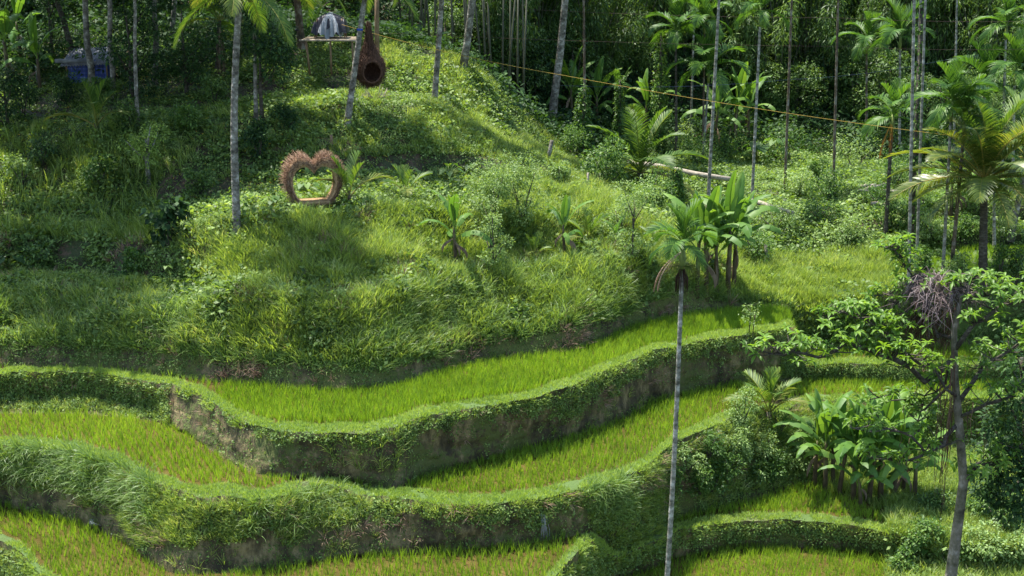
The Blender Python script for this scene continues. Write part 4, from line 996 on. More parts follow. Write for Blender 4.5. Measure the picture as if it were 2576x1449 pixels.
# ------------------------------------------------------------------ trees and shrubs
def crown(mb, centers, radii, n, size, aspect=.5, droop=.2, flat=.75, shell=.55):
    """leaf-sized faces spread through overlapping clumps"""
    centers = np.array([tuple(c) for c in centers]); radii = np.array(radii, dtype=float)
    w = radii ** 2; k = RNG.choice(len(centers), n, p=w / w.sum())
    d = unit_rand(n); rr = (RNG.uniform(shell, 1, n) ** .8) * radii[k]
    sub = .30 * radii[k][:, None] * unit_rand(n) * 0
    c = centers[k] + d * rr[:, None] * np.array([1, 1, flat]) + sub
    lump = np.sin(c[:, 0] * 5.1 + 1.3 * c[:, 2] * 4) * np.sin(c[:, 1] * 4.7 + c[:, 2] * 5.3)
    keep = lump > RNG.uniform(-1.1, .5, n); c = c[keep]; d = d[keep]; n = len(c)
    out = norm(d * .7 + np.stack([RNG.normal(0, .6, n), RNG.normal(0, .6, n), RNG.normal(-droop, .4, n)], 1))
    nn = norm(np.stack([RNG.normal(0, .5, n), RNG.normal(0, .5, n), np.full(n, .9)], 1) + d * .4)
    s = norm(np.cross(nn, out)); L = size * RNG.uniform(.6, 1.3, n)[:, None]
    V = np.stack([c, c + out * L * .5 + s * L * aspect * .5, c + out * L - np.array([0, 0, .12]) * L, c + out * L * .5 - s * L * aspect * .5], 1)
    mb.add(V.reshape(-1, 3), np.arange(n)[:, None] * 4 + np.arange(4)[None], None, RNG.uniform(0, 1, n).repeat(4))
def clumps(rg, n, R, H, z0, rmin, rmax):
    out = []
    for _ in range(n):
        a = rg.uniform(0, 2 * PI); q = math.sqrt(rg.uniform(0, 1)) * R; z = z0 + rg.uniform(0, H)
        k = 1 - .35 * abs((z - z0) / H - .45) * 2
        out.append((Vector((math.cos(a) * q * k, math.sin(a) * q * k, z)), rg.uniform(rmin, rmax)))
    return out
def tree(name, label, base, h, R, r0, mat, nleaf, size, seed, cat='tree', group=None, bark='darkbark', ch=None, z0=None, lean=(0, 0), aspect=.5, nclump=None, droop=.2, rc=(.35, .6), limbs=7, mesh=None):
    rg = random.Random(seed); t = thing(name, label, cat, base, group)
    ch = ch or h * .55; z0 = h - ch if z0 is None else z0
    top = Vector((lean[0], lean[1], h * .92)); pts = [Vector((0, 0, -.3)) + (top * (i / 6)) + Vector((rg.uniform(-.04, .04) * h * .25 * (0 < i < 6), rg.uniform(-.04, .04) * h * .25 * (0 < i < 6), 0)) for i in range(7)]
    mb = MB(); tube(mb, pts, [r0 * (1.25 if i == 0 else 1 - .13 * i) for i in range(7)], 9)
    cl = clumps(rg, nclump or 12, R, ch, z0, R * rc[0], R * rc[1])
    cl = [(c + Vector((lean[0], lean[1], 0)) * min(1, c.z / h), r) for c, r in cl]
    for c, r in cl[:limbs]:
        a = pts[0].lerp(pts[6], max(.15, min(.85, (c.z - r * .6 - .1 * h) / h)))
        m_ = a.lerp(c, .5) + Vector((0, 0, -.1 * r)); tube(mb, [a, m_, c], [r0 * .45, r0 * .3, r0 * .1], 5)
    mb.obj('trunk', M[bark], t, True)
    mb = MB(); crown(mb, [c for c, r in cl], [r for c, r in cl], nleaf, size, aspect, droop)
    mb.obj('crown', M[mat], t)
    return t
def shrub(label, u, v, w, h, mat, size, n, seed, name='shrub', cat='shrub', aspect=.5, group=None, droop=.2, stem=.04, fwd=0.0):
    b = G(u, v) - Vector((0, fwd, 0)); rg = random.Random(seed); t = thing(name, label, cat, b, group)
    cl = clumps(rg, 8, w * .36, h * .7, h * .2, w * .16, w * .27)
    mb = MB()
    for c, r in cl[:5]: tube(mb, [Vector((0, 0, -.1)), Vector((c.x * .4, c.y * .4, c.z * .5)), c], [stem, stem * .7, stem * .3], 5)
    mb.obj('stem', M['darkbark'], t, True)
    mb = MB(); crown(mb, [c for c, r in cl], [r for c, r in cl], n, size, aspect, droop, .9, .35)
    mb.obj('foliage', M[mat], t); return t

shrub('big-leaved dark green fig shrub standing against the bare soil bank at left', 420, 625, 1.9, 1.9, 'dark', .26, 520, 1, aspect=.8, droop=.7)
shrub('bright silvery-green bush on the left slope by the tall reeds', 60, 470, 1.6, 1.5, 'ferny', .12, 1500, 2)
shrub('dark shrub growing behind the tall palm trunk left of the heart nest', 655, 400, 1.5, 1.6, 'dark', .16, 1300, 3)
shrub('feathery light green shrub between the two banana plants', 1235, 575, 3.2, 2.7, 'ferny', .09, 8000, 4)
shrub('tall feathery bush above the gap between the banana plants', 1310, 560, 2.6, 2.4, 'ferny', .09, 6000, 5)
shrub('small-leaved thin sapling shrub in front of the feathery bush', 1232, 650, 1.0, 2.0, 'ferny', .08, 1500, 6)
shrub('dense mixed bush below the short coconut palm by the log', 1530, 470, 3.0, 2.3, 'shrub', .15, 3600, 7)
shrub('rounded bush left of the fallen log', 1640, 530, 2.6, 1.7, 'shrub', .12, 2600, 8)
shrub('low dark bush in front of the fallen log', 1560, 600, 2.0, 1.6, 'ferny', .10, 2400, 9)
shrub('bright green shrub at the rounded end of the middle terrace', 1868, 1078, 1.6, 1.5, 'ferny', .075, 3400, 10)
shrub('leafy bush behind the young palm on the terrace end', 1955, 1100, 1.2, 1.2, 'shrub', .08, 1600, 11)
for i, (u, v, w, h, lab) in enumerate([
    (1700, 395, 3.4, 2.0, 'bushy mound at the forest edge behind the short coconut palm'), (1760, 420, 3.0, 1.8, 'rounded bush behind the tall pale areca trunk'),
    (1830, 400, 3.2, 1.9, 'bush at the edge of the dark banana shade'), (2010, 500, 2.4, 1.6, 'bush standing between the two slim areca trunks'),
    (2050, 470, 1.6, 1.8, 'rounded creeper-covered stump bush near the slim trunks'), (2085, 510, 2.2, 1.5, 'dark bush at the foot of the rust-topped areca'),
    (1950, 590, 3.0, 1.5, 'sprawling bush on the valley floor behind the upper banana cluster'), (1900, 660, 2.4, 1.6, 'bush at the right foot of the upper banana cluster'),
    (2060, 560, 2.8, 1.1, 'low spreading bush on the open valley floor'), (2140, 610, 2.6, 1.0, 'low dark bush throwing a shadow on the grass field'),
    (2200, 520, 2.0, 1.1, 'low bush beside the pile of cut logs'), (1990, 420, 4.0, 2.2, 'leafy thicket behind the slim brown-topped areca'),
    (2150, 430, 4.0, 2.0, 'dark thicket under the bamboo at the valley edge'), (2250, 470, 3.2, 1.8, 'dark bush right behind the cut logs'),
    (2250, 580, 2.2, 1.6, 'dark bush at the foot of the orange-fronded areca'), (1400, 470, 1.8, 1.0, 'bush at the tip of the grassy ridge'),
    (1445, 400, 2.4, 1.7, 'bush at the root of the thick grey trunk')]):
    shrub(lab, u, v, w, h, 'shrub' if i % 3 else 'ferny', .12, 2300, 200 + i, group='bushes on the valley floor')
for i, (u, v, w, h, lab) in enumerate([(2290, 585, 1.5, 1.5, 'coffee-like bush on the far upper terrace wall beside the areca trunks'), (2350, 600, 1.8, 1.4, 'bush under the golden palm crown on the far terrace'),
    (2420, 605, 2.0, 1.2, 'bush on the far terrace left of the dark palm trunk'), (2540, 620, 2.2, 1.4, 'bush at the right edge above the far small paddy'),
    (2320, 715, 1.3, 1.5, 'glossy bush on the near side of the far paddy'), (2400, 722, 1.6, 1.3, 'bush left of the dark palm trunk foot'),
    (2515, 720, 1.3, 1.7, 'upright glossy bush right of the dark palm trunk'), (2560, 722, 1.4, 1.7, 'upright glossy bush at the right edge below the far paddy'),
    (2320, 545, 1.6, 1.4, 'dark bush on the topmost far terrace'), (2440, 540, 2.2, 1.2, 'bush behind the dark palm trunk on the top terrace'),
    (2120, 865, 2.0, 1.6, 'shrub under the left broadleaf branch above the small terrace'), (2220, 850, 2.4, 1.8, 'shrub hidden behind the spreading broadleaf branches'),
    (2060, 870, 1.6, 1.2, 'shrub at the corner where the upper paddy drops to the small terrace'), (2330, 1090, 2.6, 1.6, 'shrub behind the lower banana clump'),
    (2250, 1080, 2.6, 1.3, 'leafy shrub bank behind the lower banana leaves'), (1900, 1215, 1.6, 1.4, 'ferny shrub on the round slope under the terrace end'),
    (1790, 1240, 1.5, 1.4, 'light green shrub low on the round slope beside the areca trunk'), (1990, 1180, 1.8, 1.2, 'dark shrub between the round slope and the banana clump')]):
    shrub(lab, u, v, w, h, ['shrub', 'ferny', 'shrub', 'bamboo'][i % 4], .11, 1900, 300 + i, group='bushes around the far and lower terraces')
for i, (u, v, w, h, lab) in enumerate([(1730, 1180, 1.3, 1.0, 'light green weedy bush high on the round slope right of the areca trunk'), (1780, 1140, 1.4, .8, 'ferny clump below the rim of the round slope'), (1840, 1120, 1.4, .9, 'dark leafy clump under the rounded terrace end'),
    (1830, 1200, 1.6, 1.0, 'pale bush in the middle of the round slope'), (1870, 1150, 1.3, .9, 'creeper mound on the right side of the round slope'), (1760, 1230, 1.3, .9, 'bright weeds at the foot of the round slope'), (1930, 1150, 1.7, 1.1, 'leafy bush on the shoulder between slope and bananas'),
    (1950, 1200, 1.5, 1.0, 'leafy bush low on the shoulder left of the banana clump'), (2010, 1120, 1.8, 1.1, 'bush behind the left end of the banana clump'), (1690, 1230, 1.0, .9, 'weeds in the shadowed gully left of the areca trunk')]):
    shrub(lab, u, v, w, h, ['ferny', 'shrub'][i % 2], .09, 2000, 350 + i, group='bushes on the round slope', fwd=.25)
for i, (u, v, w, h, lab) in enumerate([(2320, 1380, 1.5, 1.0, 'leafy weed clump below the pale foreground trunk at left'), (2450, 1400, 1.9, 1.3, 'tall weed bush right of the foreground trunk foot'), (2520, 1350, 2.0, 1.5, 'dense weed bush at the lower right edge'), (2470, 1300, 1.8, 1.3, 'weed bush behind the foreground trunk foot'),
    (2560, 1430, 1.6, 1.3, 'weed bush in the bottom right corner'), (2340, 1290, 1.6, 1.1, 'bush right of the banana clump'), (2270, 1440, 1.2, .8, 'weeds at the edge of the lowest paddy')]):
    shrub(lab, u, v, w, h, ['shrub', 'ferny', 'bamboo'][i % 3], .12, 2200, 380 + i, group='weed bushes in the lower right corner')
for i, (u, v, w, h, lab) in enumerate([(165, 262, 1.6, 1.3, 'leafy bush in front of the left corner of the tarp shed'), (262, 258, 1.5, 1.1, 'low bush in front of the right end of the tarp shed'), (330, 330, 1.8, 1.3, 'bush beside the thin whitish trunk on the left slope'),
    (60, 300, 2.2, 1.6, 'broad dark bush under the corner bananas'), (470, 330, 1.8, 1.2, 'bush on the shaded slope left of the tall coconut palm'), (540, 260, 1.9, 1.4, 'dark bush behind the tall coconut palm at mid height'), (110, 420, 2.0, 1.5, 'tall weed bush among the reeds of the left slope'), (250, 470, 1.8, 1.2, 'weed bush below the reeds of the left slope'),
    (500, 500, 1.5, 1.2, 'weed bush between the fig shrub and the tall palm trunk'), (720, 330, 1.6, 1.1, 'bush on the bank above the heart nest at left'), (330, 690, 1.5, .8, 'low weed bush on the shaded left shelf'), (90, 690, 1.7, 1.1, 'sunlit weed bush on the left shelf by the taro')]):
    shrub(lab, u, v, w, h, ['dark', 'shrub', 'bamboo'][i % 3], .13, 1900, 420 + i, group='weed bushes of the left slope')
# thin leafy tree and pollarded tree
tree('small_tree', 'thin young tree with airy small-leaved crown left of the foreground areca crown', G(1592, 662), 3.0, 1.0, .05, 'ferny', 5200, .085, 31, ch=2.5, z0=.5)
tree('pollarded_tree', 'stubby pollarded tree with a bright yellow-green top on the left slope', G(375, 462), 2.3, 1.0, .13, 'turf', 2600, .12, 32, ch=1.2, z0=1.1, bark='bark')
tree('small_tree', 'slim sapling tree rising beside the left banana plant', G(1240, 690), 2.6, .7, .04, 'ferny', 1800, .09, 33, ch=2.2, z0=.6)

# trees of the upper left: trunks in view, crowns partly above the frame
def toptree(label, u0, v0, u1, v1, r, R, cz, chh, n, seed, bark='bark', mat='dark', size=.2, extra=0, dy=0.0, name='tree', group='trees of the upper slope', crown_on=True):
    b = G(u0, v0); top = P(u1, v1, b.y + dy); k = (cz - b.z) / (top.z - b.z); top2 = b.lerp(top, k)
    t = thing(name, label, 'tree', b, group); mb = MB(); d = top2 - b
    pts = [Vector((0, 0, -.3)) + d * (i / 7) + Vector((RNG.normal(0, .05), RNG.normal(0, .05), 0)) * (0 < i < 7) for i in range(8)]
    tube(mb, pts, [r * (1.2 if i == 0 else 1 - .07 * i) for i in range(8)], 9); rg = random.Random(seed)
    if crown_on:
        cl = [(c + d, rr) for c, rr in clumps(rg, 14, R, chh, -.3 * chh, R * .28, R * .42)]
        for c, rr in cl[:7]: tube(mb, [pts[5 + rg.randint(0, 2)], (pts[7] + c) / 2, c], [r * .5, r * .35, r * .1], 5)
    mb.obj('trunk', M[bark], t, True)
    if crown_on:
        mb = MB(); crown(mb, [c for c, _ in cl], [q for _, q in cl], n, size * 1.5, .6); mb.obj('crown', M[mat], t)
    return t
TT = [
 ('tall straight grey trunk standing in front of the blue tarp shed', 230, 222, 214, 0, .17, 4.6, 18.8, 3, 9000, 'bark'),
 ('second pale trunk just right of the blue tarp shed', 283, 245, 276, 60, .13, 4.2, 20.5, 3, 8000, 'bark'),
 ('dark bent trunk leaning beside the grey shed roof', 190, 160, 160, 60, .15, 3.0, 20, 3, 4600, 'darkbark'),
 ('pale trunk behind the small-leaved dark crown at upper left', 394, 220, 388, 60, .15, 4.4, 19.6, 3.2, 9000, 'bark'),
 ('thin whitish trunk on the left slope above the pollarded tree', 350, 322, 347, 240, .09, 3.8, 18.6, 2.4, 7500, 'bark'),
 ('thin whitish trunk behind the tall coconut palm', 645, 302, 643, 200, .09, 3.0, 19.5, 3, 5200, 'bark'),
 ('speckled pale trunk in the shade above the left slope', 437, 112, 437, 40, .14, 3.2, 21.5, 3.4, 5200, 'bark'),
 ('tree rooted near the left edge whose crown shades the slope', -60, 300, -62, 0, .2, 3.4, 19.5, 3.4, 5600, 'darkbark'),
 ('spreading tree outside the left edge whose high boughs reach over the slope', -200, 500, -60, 0, .3, 6.0, 18.4, 2.2, 15000, 'darkbark'),
 ('second spreading tree outside the left edge shading the upper slope', -200, 300, -30, 0, .3, 7.0, 20.5, 3.2, 17000, 'darkbark'),
 ('tree just outside the left edge of the lower slope', -130, 560, -110, 0, .2, 3.6, 18.2, 2.0, 6500, 'darkbark'),
]
for i, (lab, u0, v0, u1, v1, r, R, cz, chh, n, bk) in enumerate(TT):
    toptree(lab, u0, v0, u1, v1, r, R, cz, chh, n, 400 + i, bk)
# dark small-leaved trees whose crowns are in view
def at(u, y, z): return Vector((xof(u, y, z), y, z))
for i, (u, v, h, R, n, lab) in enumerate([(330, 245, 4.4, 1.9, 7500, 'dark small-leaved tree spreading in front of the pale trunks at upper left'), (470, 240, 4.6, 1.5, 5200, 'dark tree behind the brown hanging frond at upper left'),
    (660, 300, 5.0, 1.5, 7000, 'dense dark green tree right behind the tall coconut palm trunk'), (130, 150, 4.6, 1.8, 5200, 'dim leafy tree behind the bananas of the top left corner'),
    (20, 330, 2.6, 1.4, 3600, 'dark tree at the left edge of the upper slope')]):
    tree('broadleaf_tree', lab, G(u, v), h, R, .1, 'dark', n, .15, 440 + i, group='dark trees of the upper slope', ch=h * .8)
toptree('thick bare grey leaning trunk at the forest edge behind the green ridge', 1385, 335, 1420, 0, .24, 3.2, 23, 3, 4200, 460, 'bark', 'bamboo', .22, name='grey_tree', group=None)
# twin mossy trunk
toptree('gnarled pale trunk with climbing vines at the top of the photo right of centre', 1160, 170, 1185, 0, .2, 3.0, 21, 3, 4200, 461, 'bark', 'bamboo', .2, name='gnarled_tree', group=None)

# forest behind: individually placed trees and bamboo clumps
rg = random.Random(99)
PROT = []
for i in range(4):
    cl = clumps(random.Random(500 + i), 13, 2.6, 4.6, 2.2, 1.0, 1.7)
    mb = MB(); tube(mb, [Vector((0, 0, -.6)), Vector((.1, 0, 2)), Vector((0, .1, 5.5))], [.22, .18, .08], 7)
    for c, r in cl[:7]: tube(mb, [Vector((0, 0, 1.6)), c * .6, c], [.1, .07, .03], 4)
    tm = mb.mesh('forest_trunk', M['darkbark'], True)
    mb = MB(); crown(mb, [c for c, r in cl], [r for c, r in cl], 7500, .26, .5, .3); PROT.append((tm, mb.mesh('forest_crown', M['bamboo' if i != 2 else 'dark'])))
kinds = ['dense dark broadleaf tree', 'paler leafy tree', 'round-crowned dark tree', 'loose light-catching tree']
places = [(60, 86, 'behind the top left bananas'), (200, 84, 'far behind the grey shed roof'), (330, 88, 'far behind the pale trunks'), (470, 84, 'behind the short palm with the dead frond'), (600, 88, 'behind the tall coconut palm'),
          (720, 82, 'left of the tarp-covered platform'), (860, 86, 'behind the tarp-covered platform'), (1230, 80, 'covered in creepers behind the ridge right of centre'), (1290, 84, 'left of the thick grey trunk'),
          (1340, 88, 'just behind the thick grey trunk'), (1450, 92, 'right of the thick grey trunk'), (1530, 94, 'above the vine-covered columns'), (1610, 92, 'behind the green vine column'), (1680, 95, 'behind the glossy areca crowns'),
          (1850, 94, 'above the large shaded bananas'), (1940, 92, 'between the slim areca trunks'), (2040, 93, 'behind the rust-topped trunk'), (2150, 95, 'behind the shaded areca with the root ball'), (2230, 93, 'behind the drooping areca'),
          (2350, 92, 'behind the fern-covered trunk'), (2440, 88, 'behind the thin trunk near the top right corner'), (2530, 86, 'in the top right corner'), (2620, 84, 'just past the right edge'), (-60, 84, 'just past the left edge'), (1000, 90, 'behind the hanging nest post'), (1110, 90, 'behind the bamboo thicket')]
for i, (u, y, where) in enumerate(places):
    x = xof(u, y, 12); z = zground(x, y)
    for j in range(2):
        tm, cm = PROT[(i + j) % 4]
        yy = y + j * 7; zz = zground(x, yy)
        t = thing('forest_tree', kinds[(i + j) % 4] + (' ' if j == 0 else ' uphill ') + where, 'tree', (x + rg.uniform(-1, 1), yy, zz), 'trees of the forest behind')
        t.rotation_euler.z = rg.uniform(0, 6.28); s = rg.uniform(.9, 1.25)
        link('trunk', tm, t, sc=s); link('crown', cm, t, sc=s)
# lower trees in front of the wood
ul = [(1120, 76, 'at the crest left of the gnarled trunk'), (1210, 77, 'under the creeper wall'), (1290, 78, 'on the crest before the thick grey trunk'), (1340, 79, 'under the thick grey trunk'), (1440, 82, 'left of the vine column'), (1520, 84, 'between two vine columns'),
      (1600, 86, 'behind the bright vine column'), (1720, 88, 'behind the dark-trunked areca'), (1830, 88, 'over the large bananas'), (1930, 86, 'right of the large bananas'), (2010, 85, 'left of the rust-topped areca'), (2080, 86, 'right behind the rust-topped areca'),
      (2160, 84, 'under the areca with the root ball'), (2230, 83, 'above the log pile'), (2300, 80, 'behind the three pale trunks'), (2380, 79, 'behind the thin areca trunk'), (2450, 78, 'on the bank behind the golden palm'), (2530, 77, 'on the bank at the right edge'),
      (40, 73, 'behind the corner bananas'), (150, 74, 'behind the grey shed'), (300, 75, 'behind the second pale trunk'), (430, 75, 'behind the speckled trunk'), (520, 76, 'behind the hanging brown frond'), (640, 76, 'behind the tall coconut palm'), (900, 76, 'behind the leaning palm')]
for i, (u, y, where) in enumerate(ul):
    x = xof(u, y, 9); tm, cm = PROT[(i * 3 + 1) % 4]
    t = thing('understory_tree', ['low leafy tree ', 'bushy pale tree ', 'low dark tree ', 'loose small tree '][i % 4] + where, 'tree', (x, y, zground(x, y) - .6), 'low trees in front of the wood', rg.uniform(0, 6.28))
    s = rg.uniform(.5, .72); link('trunk', tm, t, sc=s); link('crown', cm, t, sc=s)
# bamboo clumps: culms plus hanging leaf sprays
BP = []
for i in range(3):
    rg2 = random.Random(600 + i); mb = MB(); tips = []
    for k in range(13):
        a = rg2.uniform(0, 6.28); r = rg2.uniform(0, .7); h = rg2.uniform(4.5, 12); ln = rg2.uniform(1.0, 3.2)
        b = Vector((math.cos(a) * r, math.sin(a) * r, -.3)); d = Vector((math.cos(a), math.sin(a), 0))
        pts = [b + Vector((0, 0, h * t)) + d * ln * t ** 2.4 for t in (0, .25, .5, .75, .9, 1)]
        tube(mb, pts, [.05, .048, .042, .03, .02, .01], 6); tips += [(pts[j], .8) for j in (1, 2, 3, 4, 5)] + [((pts[3] + pts[4]) / 2, .8), ((pts[4] + pts[5]) / 2, .7)]
    cm = mb.mesh('bamboo_culm', M['culm'], True)
    mb = MB(); crown(mb, [c for c, r in tips], [r for c, r in tips], 13000, .34, .17, .9, 1.1, .1)
    BP.append((cm, mb.mesh('bamboo_foliage', M['bamboo'])))
bl = [(1240, 77, 'behind the gnarled vine trunk'), (1180, 80, 'at the back of the hanging nest ridge'), (1500, 84, 'behind the first vine column'), (1580, 86, 'arching over the second vine column'), (1680, 88, 'behind the drooping areca crowns'), (1900, 88, 'between two slim trunks above the bananas'),
      (1960, 86, 'hanging low behind the brown-topped trunk'), (2030, 87, 'in the dark middle of the right forest'), (2110, 86, 'directly behind the rust-topped trunk'), (2190, 88, 'over the fallen dry stems'), (2270, 87, 'behind the two glossy areca palms'),
      (2360, 86, 'right of the fern-covered trunk'), (2450, 84, 'behind the arecas of the right edge'), (2540, 82, 'behind the right edge crowns'), (1350, 82, 'behind the thick grey trunk'), (1420, 86, 'to the right of the thick grey trunk'), (1780, 90, 'behind the tall pale trunk')]
for i, (u, y, where) in enumerate(bl):
    x = xof(u, y, 9); t = thing('bamboo_clump', 'tall bamboo clump ' + where, 'bamboo', (x, y, zground(x, y)), 'bamboo clumps of the forest', rg.uniform(0, 6.28))
    cm, lm = BP[i % 3]; s = rg.uniform(.9, 1.2); link('culms', cm, t, sc=s); link('foliage', lm, t, sc=s)
CW = ['thin dark bamboo culm ' + w for w in ('straightest of those', 'leaning hard left', 'leaning a little right', 'upright and pale', 'crossing its neighbour', 'half hidden in leaves', 'standing alone', 'behind a vine', 'tilted to the right', 'tallest of those', 'with a dark foot', 'close to another culm', 'last in its row')]
# bare culms in the thicket behind the hanging nest
for i in range(26):
    u = 1010 + i * 12.5 + rg.uniform(-5, 5); y = 72 + rg.uniform(0, 4); x = xof(u, y, 14); z = zground(x, y)
    mb = MB(); ln = rg.uniform(-.9, .9); tube(mb, [Vector((0, 0, -.2)), Vector((ln * .3, 0, 3)), Vector((ln, .3, 8))], [.06, .055, .04], 6)
    o = mb.obj('bamboo_culm', M['culm'], smooth=True, loc=(x, y, z)); tag(o, CW[i % 13] + (' right of the hanging nest' if i < 13 else ' left of the thick grey trunk'), 'bamboo', 'bare bamboo culms of the thicket')

# vine-covered columns
def vinecol(label, u0, v0, u1, v1, rw, n, seed, y=None, mat='shrub'):
    b = G(u0, v0)
    if y: b = Vector((xof(u0, y, z_at(v0, y)), y, 0)); b.z = zground(b.x, b.y)
    top = P(u1, v1, b.y); d = top - b; t = thing('vine_covered_trunk', label, 'vine-covered trunk', b, 'vine-covered trunks')
    mb = MB(); tube(mb, [Vector((0, 0, -.2)), d * .5, d], [.1, .09, .07], 7); mb.obj('trunk', M['darkbark'], t, True)
    cl = [d * (i / 13) + Vector((RNG.normal(0, .05), RNG.normal(0, .05), 0)) for i in range(14)]
    rr = [rw * (.55 + .6 * math.sin(PI * (i + 1) / 15) + RNG.uniform(-.15, .15)) for i in range(14)]
    mb = MB(); crown(mb, cl, rr, n, .13, .75, .5, 1.1, .8); mb.obj('vine_foliage', M[mat], t)
vinecol('tapering column of dark vine leaves around a thin trunk left of the short coconut palm', 1462, 400, 1470, 225, .42, 3000, 1)
vinecol('tall bright green column of climbing vine at the forest edge', 1660, 330, 1664, 90, .42, 4200, 2, 78)
vinecol('slender vine-covered trunk between the grey tree and the short coconut palm', 1556, 345, 1560, 200, .3, 2000, 3, 77)
vinecol('low dark vine-covered post in front of the fallen log', 1704, 520, 1703, 430, .28, 1500, 4)
vinecol('fern and vine column wrapped around the areca at the upper right', 2316, 330, 2318, 20, .22, 2600, 5, 57.2)
vinecol('creeper wall hanging over a tree right of the gnarled trunk', 1225, 200, 1228, 10, .7, 5200, 6, 76)

# ------------------------------------------------------------------ broadleaf tree in the right foreground
def rosette(seed, n=8, L=.215, W=.08):
    r2 = np.random.default_rng(seed); mb = MB()
    for i in range(n):
        a = i * 2.399 + r2.uniform(-.2, .2); e = rad(r2.uniform(-25, 55)); l = L * r2.uniform(.7, 1.15); w = W * r2.uniform(.8, 1.1)
        d = np.array([math.cos(a) * math.cos(e), math.sin(a) * math.cos(e), math.sin(e)]); s = np.array([-math.sin(a), math.cos(a), 0]); up = np.cross(d, s)
        if up[2] < 0: up = -up
        V = []; rows = ((.08, .06, 0), (.3, .8, .02), (.6, 1.0, .0), (.85, .6, -.05), (1.0, .04, -.13))
        for q, ww, zz in rows:
            c = d * l * q + up * zz * l - np.array([0, 0, .25 * l * q * q])
            V += [c - s * w * .5 * ww + up * .25 * w * ww, c, c + s * w * .5 * ww + up * .25 * w * ww]
        Q = [(3 * k + j, 3 * k + j + 1, 3 * k + j + 4, 3 * k + j + 3) for k in range(4) for j in (0, 1)]
        mb.add(V, Q, None, r2.uniform(0, 1))
    return mb.arrays()
ROS = [rosette(s) for s in range(5)]
TY = 30.0
ft = thing('broadleaf_tree', 'mossy-limbed broadleaf tree with rosettes of large leaves in the right foreground', 'tree', P(2385, 1640, TY))
o0 = ft.location
def PP(u, v, dy=0.0): return P(u, v, TY + dy) - o0
mb = MB()
trunk = [PP(2372, 1640), PP(2392, 1449), PP(2408, 1330), PP(2424, 1210), PP(2414, 1080), PP(2402, 950), PP(2400, 830), PP(2418, 740)]
tube(mb, [trunk[0].lerp(trunk[1], 0)] + trunk[1:], [.17, .145, .125, .11, .10, .085, .07, .045], 12)
mb.obj('trunk', M['mossbark'], ft, True)
BR = [ # branches (u, v, dy) polylines, radius
 ([(2402, 900, 0), (2330, 960, -.2), (2250, 905, -.5), (2190, 880, -.6), (2130, 860, -.7), (2060, 905, -.9), (1990, 892, -1.0), (1945, 890, -1)], .075),
 ([(2250, 905, -.5), (2230, 840, -.4), (2180, 800, -.3), (2120, 790, -.2), (2060, 790, 0)], .05),
 ([(2402, 850, 0), (2340, 830, .3), (2280, 780, .4), (2230, 740, .5)], .05),
 ([(2360, 850, 0), (2330, 780, .6), (2300, 700, .8), (2260, 650, 1), (2240, 620, 1)], .035),
 ([(2402, 880, 0), (2450, 820, -.3), (2500, 780, -.3), (2560, 760, -.5), (2620, 740, -.5)], .06),
 ([(2412, 1010, 0), (2470, 930, .4), (2530, 880, .5), (2600, 840, .6)], .06),
 ([(2420, 740, 0), (2440, 720, .2), (2450, 700, .2)], .035), ([(2420, 760, 0), (2480, 740, .2), (2540, 720, .3)], .035),
 ([(2406, 1070, 0), (2370, 1120, -.3), (2320, 1150, -.4), (2260, 1160, -.5), (2200, 1155, -.5)], .055),
 ([(2330, 1145, -.4), (2290, 1100, -.5), (2230, 1080, -.6), (2150, 1078, -.7)], .035),
 ([(2400, 960, 0), (2330, 1020, .3), (2270, 1010, .4), (2210, 1000, .4)], .035),
 ([(2425, 1215, 0), (2450, 1180, .3), (2490, 1160, .4), (2560, 1120, .5), (2620, 1100, .5)], .07),
 ([(2410, 1000, 0), (2350, 930, -.6), (2300, 900, -.8), (2270, 880, -.9)], .035),
 ([(2412, 1050, 0), (2480, 1020, -.5), (2550, 1000, -.6), (2620, 990, -.6)], .045),
 ([(2402, 870, 0), (2380, 960, .6), (2330, 1000, .8), (2310, 1060, .9)], .03)]
tips = []
for pl, r in BR:
    pts = [PP(*q) for q in pl]; n = len(pts)
    sm = []
    for i in range(n - 1):
        for t in (0, .5): sm.append(pts[i].lerp(pts[i + 1], t) + (Vector((RNG.normal(0, .03), RNG.normal(0, .03), RNG.normal(0, .04))) if t or i else Vector()))
    sm.append(pts[-1]); b_ = MB(); tube(b_, sm, [r * (1 - .75 * i / len(sm)) for i in range(len(sm))], 7)
    for i in range(2, len(sm)):
        for _ in range(3 if (pl[-1][1] > 990 and pl[-1][0] < 2330) else 5):
            a = RNG.uniform(0, 6.28); L_ = RNG.uniform(.2, .7)
            d = Vector((math.cos(a), math.sin(a) * .8, RNG.uniform(-.05, 1.0))).normalized() * L_
            m_ = sm[i] + d * .5 + Vector((0, 0, -.03)); e_ = sm[i] + d
            tube(b_, [sm[i], m_, e_], [.018, .013, .009], 4); tips.append(e_)
            if RNG.uniform() < .3:
                e2 = m_ + Vector((RNG.normal(0, .2), RNG.normal(0, .2), RNG.uniform(.0, .3))); tube(b_, [m_, e2], [.012, .007], 4); tips.append(e2)
    b_.obj('branch', M['darkbark'], ft, True)
tips = np.array([tuple(t) for t in tips])
def keep_tip(t):
    w = t + np.array(o0); u = uof(*w); return True
mb = MB(); wh = RNG.integers(0, 5, len(tips))
up = norm(np.stack([RNG.normal(0, .25, len(tips)), RNG.normal(0, .25, len(tips)), np.ones(len(tips))], 1))
for i in range(5): inst(mb, ROS[i], tips[wh == i], up[wh == i], RNG.uniform(.7, 1.15, (wh == i).sum()))
mb.obj('leaves', M['bigleaf'], ft)
mb = MB()                              # hanging aerial roots and dead creepers
